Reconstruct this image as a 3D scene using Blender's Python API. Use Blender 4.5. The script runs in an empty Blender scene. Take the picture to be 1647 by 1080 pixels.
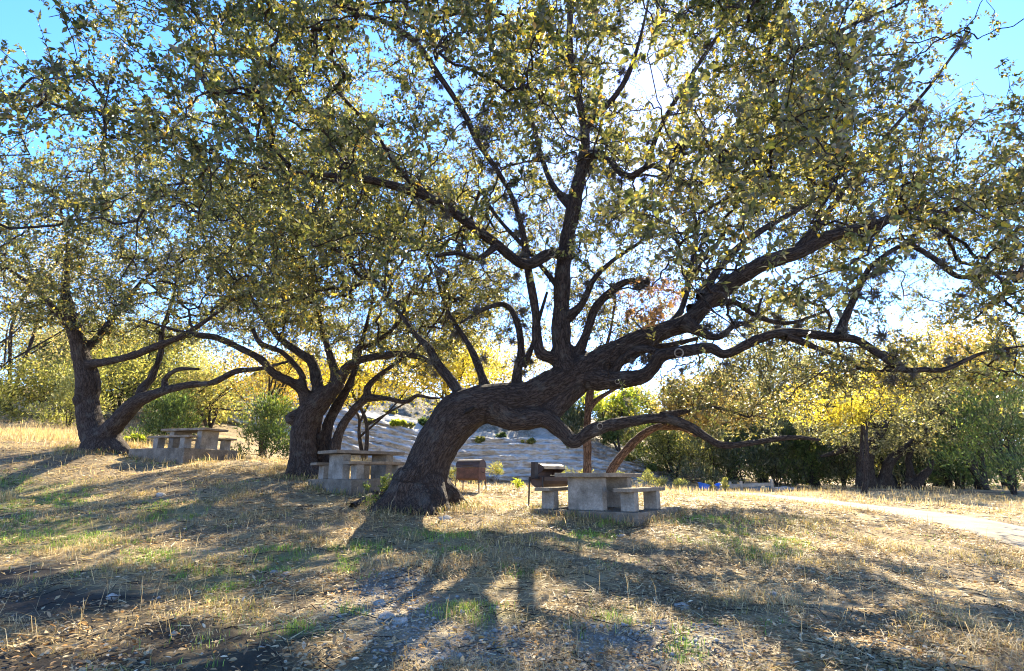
import bpy, bmesh, math, random
import numpy as np
from mathutils import Vector, Matrix, Euler, Quaternion

random.seed(11)
RNG = np.random.default_rng(11)
C = bpy.context.scene.collection
SC = bpy.context.scene

# ------------------------------------------------------------------ camera
F = 914.0                         # focal length in pixels of the 1647 x 1080 photograph
PITCH = math.atan(228.0 / F)
CAMZ = 1.6
CP, SP = math.cos(PITCH), math.sin(PITCH)
cam = bpy.data.cameras.new('camera')
cam.sensor_width = 36.0
cam.lens = 36.0 * F / 1647.0
cam.clip_start = 0.1
cam.clip_end = 3000.0
cam_ob = bpy.data.objects.new('camera', cam)
C.objects.link(cam_ob)
cam_ob.location = (0, 0, CAMZ)
cam_ob.rotation_euler = (math.pi / 2 + PITCH, 0, 0)
SC.camera = cam_ob

# ------------------------------------------------------------------ sky, sun, exposure
_u, _v = (1040 - 823.5) / F, (540 - 140) / F
_d = Vector((_u, CP - _v * SP, SP + _v * CP)).normalized()
SUN_EL = math.asin(_d.z)
SUN_AZ = math.atan2(_d.x, _d.y)           # clockwise from +Y
SUN = np.array(_d)
world = bpy.data.worlds.new('World')
SC.world = world
world.use_nodes = True
wn, wl = world.node_tree.nodes, world.node_tree.links
bgn = wn['Background']
sky = wn.new('ShaderNodeTexSky')
sky.sky_type = 'NISHITA'
sky.sun_disc = False
sky.sun_elevation = SUN_EL
sky.sun_rotation = SUN_AZ
sky.altitude = 2200
sky.air_density = 1.0
sky.dust_density = 0.4
sky.ozone_density = 5.0
hs = wn.new('ShaderNodeHueSaturation')
hs.inputs['Saturation'].default_value = 1.2
wl.new(sky.outputs[0], hs.inputs['Color'])
wb = wn.new('ShaderNodeMix'); wb.data_type = 'RGBA'; wb.blend_type = 'MULTIPLY'     # white balance set for the shade
wb.inputs[0].default_value = 1.0
wb.inputs[7].default_value = (1.22, 0.89, 0.90, 1)
wl.new(hs.outputs[0], wb.inputs[6])
wl.new(wb.outputs[2], bgn.inputs[0])
bgn.inputs[1].default_value = 0.15

sun = bpy.data.lights.new('sun', 'SUN')
sun.energy = 5.0
sun.angle = math.radians(0.53)
sun.color = (1.0, 0.88, 0.64)
sun_ob = bpy.data.objects.new('sun', sun)
C.objects.link(sun_ob)
sun_ob.rotation_euler = (-_d).to_track_quat('-Z', 'Y').to_euler()
sun_ob.location = (20, 60, 60)

SC.view_settings.view_transform = 'Standard'
SC.view_settings.look = 'None'
SC.view_settings.gamma = 1.0
SC.view_settings.use_curve_mapping = False
SC.view_settings.exposure = 2.38
SC.render.engine = 'CYCLES'
SC.cycles.max_bounces = 10
SC.cycles.diffuse_bounces = 4
SC.cycles.transmission_bounces = 6
SC.cycles.use_denoising = True
SC.cycles.filter_width = 1.05
SC.cycles.sample_clamp_indirect = 8.0

# ------------------------------------------------------------------ general helpers
def P(px, py, Y):
    """world point seen at photograph pixel (px, py) at world distance Y in front of the camera"""
    u, v = (px - 823.5) / F, (540 - py) / F
    d = np.array([u, CP - v * SP, SP + v * CP])
    return d * (Y / d[1]) + np.array([0, 0, CAMZ])

def depth_of(p):
    q = np.asarray(p) - np.array([0, 0, CAMZ])
    return q[..., 1] * CP + q[..., 2] * SP

def project(p):
    q = np.asarray(p) - np.array([0, 0, CAMZ])
    d = q[..., 1] * CP + q[..., 2] * SP
    d = np.where(np.abs(d) < 1e-3, 1e-3, d)
    up = -q[..., 1] * SP + q[..., 2] * CP
    return 823.5 + F * q[..., 0] / d, 540 - F * up / d, d

def _hash(ix, iy, iz, s):
    h = (ix * 374761393 + iy * 668265263 + iz * 2147483647 + s * 1274126177) & 0xFFFFFFFF
    h = ((h ^ (h >> 13)) * 1274126177) & 0xFFFFFFFF
    h = ((h ^ (h >> 16)) * 2246822519) & 0xFFFFFFFF
    return ((h ^ (h >> 15)) & 0xFFFFFF) / float(0xFFFFFF)

def noise(p, scale=1.0, seed=0):
    """smooth value noise 0..1 at points p (N,3)"""
    q = np.asarray(p, float) * scale + 1000.0
    i = np.floor(q).astype(np.int64)
    f = q - i
    f = f * f * (3 - 2 * f)
    r = 0
    for dx in (0, 1):
        for dy in (0, 1):
            for dz in (0, 1):
                w = (f[:, 0] if dx else 1 - f[:, 0]) * (f[:, 1] if dy else 1 - f[:, 1]) * (f[:, 2] if dz else 1 - f[:, 2])
                r = r + w * _hash(i[:, 0] + dx, i[:, 1] + dy, i[:, 2] + dz, seed)
    return r

def fbm(p, scale=1.0, seed=0, octs=3):
    r, a, t = 0, 1.0, 0
    for k in range(octs):
        r = r + a * noise(p, scale * 2 ** k, seed + k)
        t += a
        a *= 0.5
    return r / t

def unit(v):
    return v / np.maximum(np.linalg.norm(v, axis=-1, keepdims=True), 1e-9)

def rand_dirs(n):
    return unit(RNG.normal(size=(n, 3)))

def link(name, me, mat=None, parent=None):
    o = bpy.data.objects.new(name, me)
    if mat is not None and len(me.materials) == 0:
        me.materials.append(mat)
    C.objects.link(o)
    if parent is not None:
        o.parent = parent
    return o

def tag(o, label=None, cat=None, group=None, kind=None):
    if label: o['label'] = label
    if cat: o['category'] = cat
    if group: o['group'] = group
    if kind: o['kind'] = kind
    return o

def empty(name, loc, rz=0.0, label=None, cat=None, group=None):
    o = bpy.data.objects.new(name, None)
    o.location = tuple(float(a) for a in loc)
    o.rotation_euler = (0, 0, rz)
    o.empty_display_size = 0.2
    C.objects.link(o)
    return tag(o, label, cat, group)

def copy_tree(o, parent=None):
    c = o.copy()
    C.objects.link(c)
    if parent is not None:
        c.parent = parent
    for ch in [x for x in o.children]:
        copy_tree(ch, c)
    return c

def np_mesh(name, verts, faces_list, cols=None, smooth=False, vecattr=None):
    """faces_list: list of int arrays (M,k); cols: (N,3) colour per vertex"""
    me = bpy.data.meshes.new(name)
    verts = np.asarray(verts, np.float32)
    me.vertices.add(len(verts))
    me.vertices.foreach_set('co', verts.ravel())
    li, ls, st = [], [], 0
    for f in faces_list:
        f = np.asarray(f, np.int32)
        if len(f) == 0: continue
        li.append(f.ravel())
        ls.append(st + np.arange(len(f), dtype=np.int32) * f.shape[1])
        st += f.size
    li = np.concatenate(li); ls = np.concatenate(ls)
    me.loops.add(len(li)); me.loops.foreach_set('vertex_index', li)
    me.polygons.add(len(ls)); me.polygons.foreach_set('loop_start', ls)
    if smooth:
        me.polygons.foreach_set('use_smooth', np.ones(len(ls), bool))
    me.update(calc_edges=True)
    if cols is not None:
        a = me.attributes.new('col', 'FLOAT_COLOR', 'POINT')
        c4 = np.ones((len(verts), 4), np.float32); c4[:, :3] = cols
        a.data.foreach_set('color', c4.ravel())
    if vecattr is not None:
        a = me.attributes.new('bark', 'FLOAT_VECTOR', 'POINT')
        a.data.foreach_set('vector', np.asarray(vecattr, np.float32).ravel())
    return me

# ------------------------------------------------------------------ materials
def mat_new(name):
    m = bpy.data.materials.new(name)
    m.use_nodes = True
    return m, m.node_tree.nodes, m.node_tree.links

def ramp(n, stops):
    r = n.new('ShaderNodeValToRGB')
    e = r.color_ramp.elements
    while len(e) < len(stops): e.new(0.5)
    for k, (p, c) in enumerate(stops):
        e[k].position = p
        e[k].color = (*c, 1) if len(c) == 3 else c
    return r

def leaf_mat(name, trans=0.42, rough=0.45, spec=0.5, warm=(1.7, 1.6, 0.8)):
    m, n, l = mat_new(name)
    b = n['Principled BSDF']
    at = n.new('ShaderNodeAttribute'); at.attribute_name = 'col'
    l.new(at.outputs['Color'], b.inputs['Base Color'])
    b.inputs['Roughness'].default_value = rough
    b.inputs['Specular IOR Level'].default_value = spec
    tr = n.new('ShaderNodeBsdfTranslucent')
    mu = n.new('ShaderNodeMix'); mu.data_type = 'RGBA'; mu.blend_type = 'MULTIPLY'
    mu.inputs[0].default_value = 1.0
    l.new(at.outputs['Color'], mu.inputs[6])
    mu.inputs[7].default_value = (*warm, 1)
    mu.clamp_result = False
    l.new(mu.outputs[2], tr.inputs['Color'])
    mx = n.new('ShaderNodeMixShader'); mx.inputs[0].default_value = trans
    l.new(b.outputs[0], mx.inputs[1]); l.new(tr.outputs[0], mx.inputs[2])
    l.new(mx.outputs[0], n['Material Output'].inputs[0])
    return m

def bark_mat(name, dark, light, lichen=(0.22, 0.22, 0.19), lich=0.14):
    m, n, l = mat_new(name)
    b = n['Principled BSDF']
    at = n.new('ShaderNodeAttribute'); at.attribute_name = 'bark'
    vo = n.new('ShaderNodeTexVoronoi'); vo.feature = 'DISTANCE_TO_EDGE'; vo.inputs['Scale'].default_value = 19
    nz = n.new('ShaderNodeTexNoise'); nz.inputs['Scale'].default_value = 24; nz.inputs['Detail'].default_value = 6
    n2 = n.new('ShaderNodeTexNoise'); n2.inputs['Scale'].default_value = 3.2; n2.inputs['Detail'].default_value = 5
    tc = n.new('ShaderNodeTexCoord')
    mixv = n.new('ShaderNodeMix'); mixv.data_type = 'VECTOR'; mixv.inputs[0].default_value = 0.11
    l.new(at.outputs['Vector'], mixv.inputs[4])
    l.new(nz.outputs['Color'], mixv.inputs[5])
    l.new(at.outputs['Vector'], nz.inputs['Vector'])
    l.new(mixv.outputs[1], vo.inputs['Vector'])
    l.new(tc.outputs['Object'], n2.inputs['Vector'])
    r1 = ramp(n, [(0.0, tuple(c * 0.4 for c in dark)), (0.05, dark), (0.16, tuple(0.35 * a + 0.65 * b for a, b in zip(dark, light)))])
    l.new(vo.outputs['Distance'], r1.inputs[0])
    mx = n.new('ShaderNodeMix'); mx.data_type = 'RGBA'; mx.blend_type = 'MULTIPLY'; mx.inputs[0].default_value = 0.7
    r2 = ramp(n, [(0.3, (0.45, 0.42, 0.4)), (0.7, (1.25, 1.2, 1.15))])
    l.new(nz.outputs['Fac'], r2.inputs[0])
    l.new(r1.outputs[0], mx.inputs[6]); l.new(r2.outputs[0], mx.inputs[7])
    r3 = ramp(n, [(0.56, (0, 0, 0)), (0.66, (lich, lich, lich))])
    l.new(n2.outputs['Fac'], r3.inputs[0])
    m2 = n.new('ShaderNodeMix'); m2.data_type = 'RGBA'
    l.new(r3.outputs[0], m2.inputs[0]); l.new(mx.outputs[2], m2.inputs[6]); m2.inputs[7].default_value = (*lichen, 1)
    l.new(m2.outputs[2], b.inputs['Base Color'])
    b.inputs['Roughness'].default_value = 0.9
    b.inputs['Specular IOR Level'].default_value = 0.2
    ad = n.new('ShaderNodeMath'); ad.operation = 'ADD'
    ms = n.new('ShaderNodeMath'); ms.operation = 'MULTIPLY'; ms.inputs[1].default_value = 2.2
    cl = n.new('ShaderNodeClamp'); cl.inputs['Max'].default_value = 0.3
    l.new(vo.outputs['Distance'], cl.inputs[0]); l.new(cl.outputs[0], ms.inputs[0])
    l.new(ms.outputs[0], ad.inputs[0]); l.new(nz.outputs['Fac'], ad.inputs[1])
    bu = n.new('ShaderNodeBump'); bu.inputs['Strength'].default_value = 0.9; bu.inputs['Distance'].default_value = 0.035
    l.new(ad.outputs[0], bu.inputs['Height']); l.new(bu.outputs[0], b.inputs['Normal'])
    return m

def noise_mat(name, stops, scale=6, detail=8, rough=0.9, bump=0.3, dist=0.01, spec=0.2, scale2=None, metal=0, stretch=None):
    m, n, l = mat_new(name)
    b = n['Principled BSDF']
    tc = n.new('ShaderNodeTexCoord')
    src = tc.outputs['Object']
    if stretch:
        mp = n.new('ShaderNodeMapping'); mp.inputs['Scale'].default_value = stretch
        l.new(src, mp.inputs[0]); src = mp.outputs[0]
    nz = n.new('ShaderNodeTexNoise'); nz.inputs['Scale'].default_value = scale; nz.inputs['Detail'].default_value = detail
    nz.inputs['Roughness'].default_value = 0.65
    l.new(src, nz.inputs['Vector'])
    r = ramp(n, stops)
    l.new(nz.outputs['Fac'], r.inputs[0])
    n2 = n.new('ShaderNodeTexNoise'); n2.inputs['Scale'].default_value = scale2 or scale * 9; n2.inputs['Detail'].default_value = 4
    l.new(src, n2.inputs['Vector'])
    mx = n.new('ShaderNodeMix'); mx.data_type = 'RGBA'; mx.blend_type = 'MULTIPLY'; mx.inputs[0].default_value = 0.6
    r2 = ramp(n, [(0.3, (0.6, 0.6, 0.6)), (0.7, (1.2, 1.2, 1.2))])
    l.new(n2.outputs['Fac'], r2.inputs[0])
    l.new(r.outputs[0], mx.inputs[6]); l.new(r2.outputs[0], mx.inputs[7])
    l.new(mx.outputs[2], b.inputs['Base Color'])
    b.inputs['Roughness'].default_value = rough
    b.inputs['Specular IOR Level'].default_value = spec
    b.inputs['Metallic'].default_value = metal
    bu = n.new('ShaderNodeBump'); bu.inputs['Strength'].default_value = bump; bu.inputs['Distance'].default_value = dist
    l.new(n2.outputs['Fac'], bu.inputs['Height']); l.new(bu.outputs[0], b.inputs['Normal'])
    return m

M = {}
M['leaf'] = leaf_mat('oak_leaf', 0.55, 0.42, 0.5)
M['leaf_far'] = leaf_mat('far_leaf', 0.48, 0.6, 0.15)
M['needle'] = leaf_mat('juniper_spray', 0.35, 0.6, 0.25, (1.5, 1.5, 0.6))
M['grass'] = leaf_mat('grass_blade', 0.35, 0.55, 0.3, (1.15, 1.05, 0.8))
M['litter'] = leaf_mat('dead_leaf', 0.2, 0.7, 0.15, (1.1, 0.95, 0.7))
M['moss'] = noise_mat('ball_moss_fibre', [(0.3, (0.075, 0.068, 0.055)), (0.7, (0.17, 0.16, 0.13))], 20)
M['bark'] = bark_mat('live_oak_bark', (0.034, 0.026, 0.021), (0.088, 0.069, 0.055))
M['bark_red'] = bark_mat('slender_bark', (0.08, 0.05, 0.033), (0.26, 0.17, 0.115), lich=0.15)
M['bark_far'] = bark_mat('background_bark', (0.03, 0.025, 0.02), (0.085, 0.07, 0.057))
M['hollow'] = noise_mat('hollow_dark', [(0.3, (0.012, 0.010, 0.008)), (0.7, (0.02, 0.017, 0.014))], 10)
M['scar'] = noise_mat('pruning_scar', [(0.3, (0.16, 0.14, 0.11)), (0.7, (0.28, 0.25, 0.20))], 20)
M['concrete'] = noise_mat('weathered_concrete', [(0.25, (0.09, 0.08, 0.062)), (0.5, (0.22, 0.2, 0.16)), (0.75, (0.33, 0.305, 0.255))], 3.5, 10, 0.9, 0.5, 0.012)
M['pad'] = noise_mat('soiled_concrete', [(0.25, (0.06, 0.05, 0.037)), (0.5, (0.135, 0.117, 0.088)), (0.75, (0.22, 0.195, 0.155))], 2.6, 10, 0.95, 0.6, 0.015)
M['concrete_top'] = noise_mat('stained_concrete_top', [(0.25, (0.085, 0.068, 0.048)), (0.5, (0.19, 0.155, 0.11)), (0.75, (0.28, 0.24, 0.18))], 4.5, 10, 0.9, 0.6, 0.012)
M['rust'] = noise_mat('rusty_steel', [(0.3, (0.05, 0.026, 0.018)), (0.55, (0.13, 0.062, 0.038)), (0.75, (0.20, 0.10, 0.06))], 7, 9, 0.8, 0.35, 0.004, 0.4)
M['rust_dark'] = noise_mat('sooty_steel', [(0.3, (0.025, 0.018, 0.016)), (0.6, (0.06, 0.035, 0.03)), (0.8, (0.12, 0.07, 0.055))], 6, 9, 0.6, 0.3, 0.004, 0.5)
M['black_steel'] = noise_mat('blackened_steel', [(0.3, (0.015, 0.014, 0.013)), (0.7, (0.04, 0.033, 0.03))], 10, rough=0.6, spec=0.4)
M['rock'] = noise_mat('limestone', [(0.25, (0.20, 0.18, 0.15)), (0.5, (0.32, 0.295, 0.25)), (0.8, (0.44, 0.41, 0.36))], 9, 9, 0.95, 0.6, 0.012)
M['wood'] = noise_mat('grey_timber', [(0.3, (0.26, 0.22, 0.16)), (0.7, (0.48, 0.42, 0.32))], 4, 6, 0.9, 0.3, 0.005, 0.2, None, 0, (1, 1, 1))
M['blue'] = noise_mat('blue_plastic', [(0.3, (0.02, 0.14, 0.55)), (0.7, (0.04, 0.22, 0.70))], 4, 4, 0.4, 0.05, 0.003, 0.5)
M['teal'] = noise_mat('faded_blue_sheet', [(0.3, (0.05, 0.14, 0.24)), (0.7, (0.14, 0.24, 0.32))], 4, 4, 0.6, 0.1, 0.003, 0.4)
M['tan'] = noise_mat('sandy_stone', [(0.3, (0.42, 0.31, 0.15)), (0.7, (0.60, 0.46, 0.25))], 4, 6)

# ------------------------------------------------------------------ terrain height
CTRL = [
    (690, 815, 13.5), (1000, 832, 12.3), (1108, 822, 13.6), (560, 792, 16.2), (330, 738, 22.5), (163, 722, 22),
    (0, 692, 27), (490, 764, 19), (755, 789, 20), (880, 818, 15.3), (1100, 790, 32), (1240, 789, 40),
    (1400, 786, 37), (1640, 800, 30), (1640, 858, 13), (1300, 800, 26), (0, 785, 17), (0, 905, 8.5),
    (0, 1080, 4.2), (1647, 1080, 4.7), (1647, 905, 10), (700, 778, 41), (900, 779, 41), (1100, 783, 43),
    (500, 745, 38), (250, 700, 34), (-300, 690, 24), (-300, 620, 38), (100, 655, 40), (823, 1080, 4.5), (823, 900, 8.6), (400, 860, 10.3),
    (1300, 900, 9.3), (2000, 800, 28), (560, 700, 47), (640, 672, 53), (850, 672, 53), (960, 715, 52), (1080, 760, 50),
    (1500, 775, 60), (1200, 765, 60), (750, 785, 29), (900, 786, 28), (560, 766, 28), (820, 784, 35), (640, 772, 36), (690, 795, 18.5), (290, 744, 20.6), (420, 744, 20.8), (500, 793, 15.2),
]
_cp = [P(*c) for c in CTRL]
_cp += [np.array(a, float) for a in [(0, 0, 0), (-4, -6, 0.1), (5, -6, -0.25), (-8, 0, 0.35), (8, 0, -0.3), (-60, 0, 5), (60, 0, -3),
                                      (-90, 90, 16), (0, 100, 13), (90, 90, 4), (0, -30, -1.5), (-20, 75, 11), (60, 40, 1.0)]]
_cp = np.array(_cp)
def _tk(r2):
    return 0.5 * r2 * np.log(np.maximum(r2, 1e-9))
_n = len(_cp)
_d2 = ((_cp[:, None, :2] - _cp[None, :, :2]) ** 2).sum(-1)
_A = np.zeros((_n + 3, _n + 3))
_A[:_n, :_n] = _tk(_d2) + np.eye(_n) * 0.25
_A[:_n, _n:] = np.c_[np.ones(_n), _cp[:, :2]]
_A[_n:, :_n] = _A[:_n, _n:].T
_w = np.linalg.solve(_A, np.r_[_cp[:, 2], 0, 0, 0])
def ground_smooth(x, y):
    x = np.atleast_1d(np.asarray(x, float)); y = np.atleast_1d(np.asarray(y, float))
    out = np.zeros(len(x))
    for s in range(0, len(x), 20000):
        xs, ys = x[s:s + 20000], y[s:s + 20000]
        d2 = (xs[:, None] - _cp[None, :, 0]) ** 2 + (ys[:, None] - _cp[None, :, 1]) ** 2
        out[s:s + 20000] = _tk(d2) @ _w[:_n] + _w[_n] + _w[_n + 1] * xs + _w[_n + 2] * ys
    return out

# the gravel road on the right: centre line in photograph pixels with ground distance
ROAD = np.array([P(*c)[:2] for c in [(2300, 935, 7.6), (1900, 905, 9.6), (1640, 853, 13.2), (1500, 832, 16.2), (1350, 815, 20.5), (1230, 803, 27), (1150, 797, 33), (1060, 793, 40)]])
ROADW = np.array([1.3, 1.25, 1.2, 1.15, 1.15, 1.2, 1.3, 1.4])
def road_dist(x, y):
    """signed-ish: distance to centre line divided by half width"""
    best = np.full(len(x), 1e9)
    for k in range(len(ROAD) - 1):
        a, b = ROAD[k], ROAD[k + 1]
        d = b - a
        t = np.clip(((x - a[0]) * d[0] + (y - a[1]) * d[1]) / (d @ d), 0, 1)
        dd = np.hypot(x - a[0] - t * d[0], y - a[1] - t * d[1]) / (ROADW[k] * (1 - t) + ROADW[k + 1] * t)
        best = np.minimum(best, dd)
    return best

def ground(x, y):
    x = np.atleast_1d(np.asarray(x, float)); y = np.atleast_1d(np.asarray(y, float))
    z = ground_smooth(x, y)
    p = np.c_[x, y, np.zeros(len(x))]
    bumps = (fbm(p, 0.45, 3, 3) - 0.5) * 0.18 + (fbm(p, 2.2, 9, 2) - 0.5) * 0.09
    k = np.clip(road_dist(x, y) - 0.9, 0, 1)
    return z + bumps * (0.15 + 0.85 * k) - 0.03 * (1 - k)

def gz(x, y):
    return float(ground([x], [y])[0])

def on_ground(px, py):
    """ray from the camera through a photograph pixel to the ground"""
    u, v = (px - 823.5) / F, (540 - py) / F
    d = np.array([u, CP - v * SP, SP + v * CP])
    t = np.linspace(2, 70, 500)
    pts = np.array([0, 0, CAMZ]) + t[:, None] * d
    h = ground_smooth(pts[:, 0], pts[:, 1])
    i = np.argmax(pts[:, 2] < h)
    return pts[i] if pts[i, 2] < h[i] else pts[-1]

# ground patches (dark ones: black soil plus painted deep shade), in photograph pixels: (px, py, rx, ry)
DARK_SOIL_SHADE = [(20, 955, 130, 46), (120, 985, 130, 30), (270, 1030, 180, 46), (380, 1068, 200, 34), (40, 1065, 110, 30)]
GRAVEL = [(660, 1000, 90, 38), (730, 1040, 130, 40), (1000, 1050, 170, 45), (610, 940, 60, 20), (560, 985, 50, 25)]
LUSH = [(240, 895, 45, 12), (355, 930, 60, 16), (40, 800, 90, 30), (80, 860, 120, 28), (270, 820, 50, 14), (360, 965, 26, 10), (470, 1022, 40, 12),
        (560, 1000, 22, 18), (830, 998, 22, 12), (990, 998, 26, 12), (760, 990, 70, 16), (580, 880, 40, 14), (690, 860, 60, 14), (820, 912, 30, 8),
        (1000, 845, 30, 8), (1150, 850, 60, 22), (1230, 880, 60, 22), (850, 930, 25, 8), (740, 890, 40, 10), (950, 870, 40, 12), (560, 915, 22, 10), (440, 905, 60, 18), (1110, 1040, 30, 20)]
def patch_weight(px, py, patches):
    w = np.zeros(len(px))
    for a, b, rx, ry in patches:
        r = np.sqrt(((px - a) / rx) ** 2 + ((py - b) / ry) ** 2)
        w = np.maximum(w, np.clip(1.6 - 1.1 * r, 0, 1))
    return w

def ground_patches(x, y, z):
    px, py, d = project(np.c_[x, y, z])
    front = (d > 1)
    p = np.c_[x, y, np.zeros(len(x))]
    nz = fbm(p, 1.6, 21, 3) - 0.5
    w = [np.clip(patch_weight(px, py, q) * front + nz * 2.0 * (patch_weight(px, py, q) > 0.02), 0, 1) for q in (DARK_SOIL_SHADE, GRAVEL, LUSH)]
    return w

def graded(lo, hi, n, c, k):
    t = np.linspace(-1, 1, n)
    a = np.sinh(t * k) / np.sinh(k)
    return np.where(a < 0, c + a * (c - lo), c + a * (hi - c))

def build_ground():
    nx, ny = 270, 270
    xs = graded(-260, 260, nx, 0, 4.2)
    ys = graded(-40, 420, ny, 7, 4.2)
    X, Y = np.meshgrid(xs, ys)
    x, y = X.ravel(), Y.ravel()
    z = ground(x, y)
    idx = np.arange(nx * ny).reshape(ny, nx)
    f = np.c_[idx[:-1, :-1].ravel(), idx[:-1, 1:].ravel(), idx[1:, 1:].ravel(), idx[1:, :-1].ravel()]
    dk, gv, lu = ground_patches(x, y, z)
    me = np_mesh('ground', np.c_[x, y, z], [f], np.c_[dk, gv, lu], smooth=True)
    m, n, l = mat_new('dry_ground')
    b = n['Principled BSDF']
    tc = n.new('ShaderNodeTexCoord'); at = n.new('ShaderNodeAttribute'); at.attribute_name = 'col'
    sep = n.new('ShaderNodeSeparateColor'); l.new(at.outputs['Color'], sep.inputs[0])
    def nzn(s, d=6, r=0.6):
        q = n.new('ShaderNodeTexNoise'); q.inputs['Scale'].default_value = s; q.inputs['Detail'].default_value = d
        q.inputs['Roughness'].default_value = r
        l.new(tc.outputs['Object'], q.inputs['Vector']); return q
    a1, a2, a3 = nzn(0.7, 7), nzn(9, 8, 0.7), nzn(55, 4)
    r1 = ramp(n, [(0.3, (0.11, 0.083, 0.054)), (0.48, (0.21, 0.16, 0.095)), (0.6, (0.31, 0.24, 0.135)), (0.75, (0.185, 0.155, 0.08))])
    l.new(a1.outputs['Fac'], r1.inputs[0])
    r2 = ramp(n, [(0.3, (0.45, 0.42, 0.40)), (0.5, (0.95, 0.93, 0.9)), (0.7, (1.35, 1.3, 1.22))])
    l.new(a2.outputs['Fac'], r2.inputs[0])
    def mix(fac, A, B, mode='MIX'):
        q = n.new('ShaderNodeMix'); q.data_type = 'RGBA'; q.blend_type = mode
        if isinstance(fac, float): q.inputs[0].default_value = fac
        else: l.new(fac, q.inputs[0])
        for s, v in ((6, A), (7, B)):
            if isinstance(v, tuple): q.inputs[s].default_value = (*v, 1)
            else: l.new(v, q.inputs[s])
        return q.outputs[2]
    c = mix(1.0, r1.outputs[0], r2.outputs[0], 'MULTIPLY')
    lus = n.new('ShaderNodeMath'); lus.operation = 'MULTIPLY'; lus.inputs[1].default_value = 0.5
    l.new(sep.outputs[2], lus.inputs[0])
    c = mix(lus.outputs[0], c, (0.12, 0.13, 0.04))
    rg = ramp(n, [(0.35, (0.12, 0.108, 0.095)), (0.55, (0.24, 0.225, 0.20)), (0.7, (0.40, 0.385, 0.35))])
    l.new(a3.outputs['Fac'], rg.inputs[0])
    gvs = n.new('ShaderNodeMath'); gvs.operation = 'MULTIPLY'; gvs.inputs[1].default_value = 0.55
    l.new(sep.outputs[1], gvs.inputs[0])
    c = mix(gvs.outputs[0], c, rg.outputs[0])
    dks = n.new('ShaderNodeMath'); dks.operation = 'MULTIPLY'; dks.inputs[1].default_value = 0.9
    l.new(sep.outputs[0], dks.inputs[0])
    c = mix(dks.outputs[0], c, (0.02, 0.0175, 0.015))  # near-black: dark soil and the deep shade on it, put into one colour
    l.new(c, b.inputs['Base Color'])
    b.inputs['Roughness'].default_value = 0.95
    b.inputs['Specular IOR Level'].default_value = 0.15
    bu = n.new('ShaderNodeBump'); bu.inputs['Strength'].default_value = 0.8; bu.inputs['Distance'].default_value = 0.03
    l.new(a2.outputs['Fac'], bu.inputs['Height'])
    b2 = n.new('ShaderNodeBump'); b2.inputs['Strength'].default_value = 0.6; b2.inputs['Distance'].default_value = 0.01
    l.new(a3.outputs['Fac'], b2.inputs['Height']); l.new(bu.outputs[0], b2.inputs['Normal']); l.new(b2.outputs[0], b.inputs['Normal'])
    o = link('ground', me, m)
    tag(o, 'dry grassy ground sloping up from the camera', None, None, 'structure')
build_ground()

def build_road():
    # resample the centre line and drape the sheet over the ground
    seg = np.r_[0, np.cumsum(np.linalg.norm(np.diff(ROAD, axis=0), axis=1))]
    t = np.linspace(0, seg[-1], 160)
    cx, cy, w = np.interp(t, seg, ROAD[:, 0]), np.interp(t, seg, ROAD[:, 1]), np.interp(t, seg, ROADW)
    ker = np.hanning(21); ker /= ker.sum()
    pad = lambda a: np.convolve(np.r_[np.full(10, a[0]), a, np.full(10, a[-1])], ker, 'valid')
    cx, cy = pad(cx), pad(cy)
    tan = unit(np.c_[np.gradient(cx), np.gradient(cy)])
    nor = np.c_[-tan[:, 1], tan[:, 0]]
    m_ = 25
    vs = []
    for k in range(m_):
        s = -1 + 2 * k / (m_ - 1)
        edge = 1.0
        if k in (0, m_ - 1):
            edge = 0.86 + 0.28 * noise(np.c_[t, np.full(160, k * 7.0), np.zeros(160)], 0.9, 5)
        x, y = cx + nor[:, 0] * s * w * edge, cy + nor[:, 1] * s * w * edge
        z = ground(x, y) + 0.035 - 0.03 * abs(s) ** 6
        vs.append(np.c_[x, y, z])
    V = np.stack(vs, 1).reshape(-1, 3)
    idx = np.arange(160 * m_).reshape(160, m_)
    f = np.c_[idx[:-1, :-1].ravel(), idx[:-1, 1:].ravel(), idx[1:, 1:].ravel(), idx[1:, :-1].ravel()]
    mt = noise_mat('pale_gravel_road', [(0.3, (0.17, 0.14, 0.10)), (0.5, (0.27, 0.232, 0.172)), (0.7, (0.34, 0.30, 0.23))], 1.3, 8, 0.95, 0.6, 0.02, 0.15, 60)
    tag(link('gravel_road', np_mesh('gravel_road', V, [f], smooth=True), mt), 'pale gravel road running off to the right', None, None, 'structure')
build_road()

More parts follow.
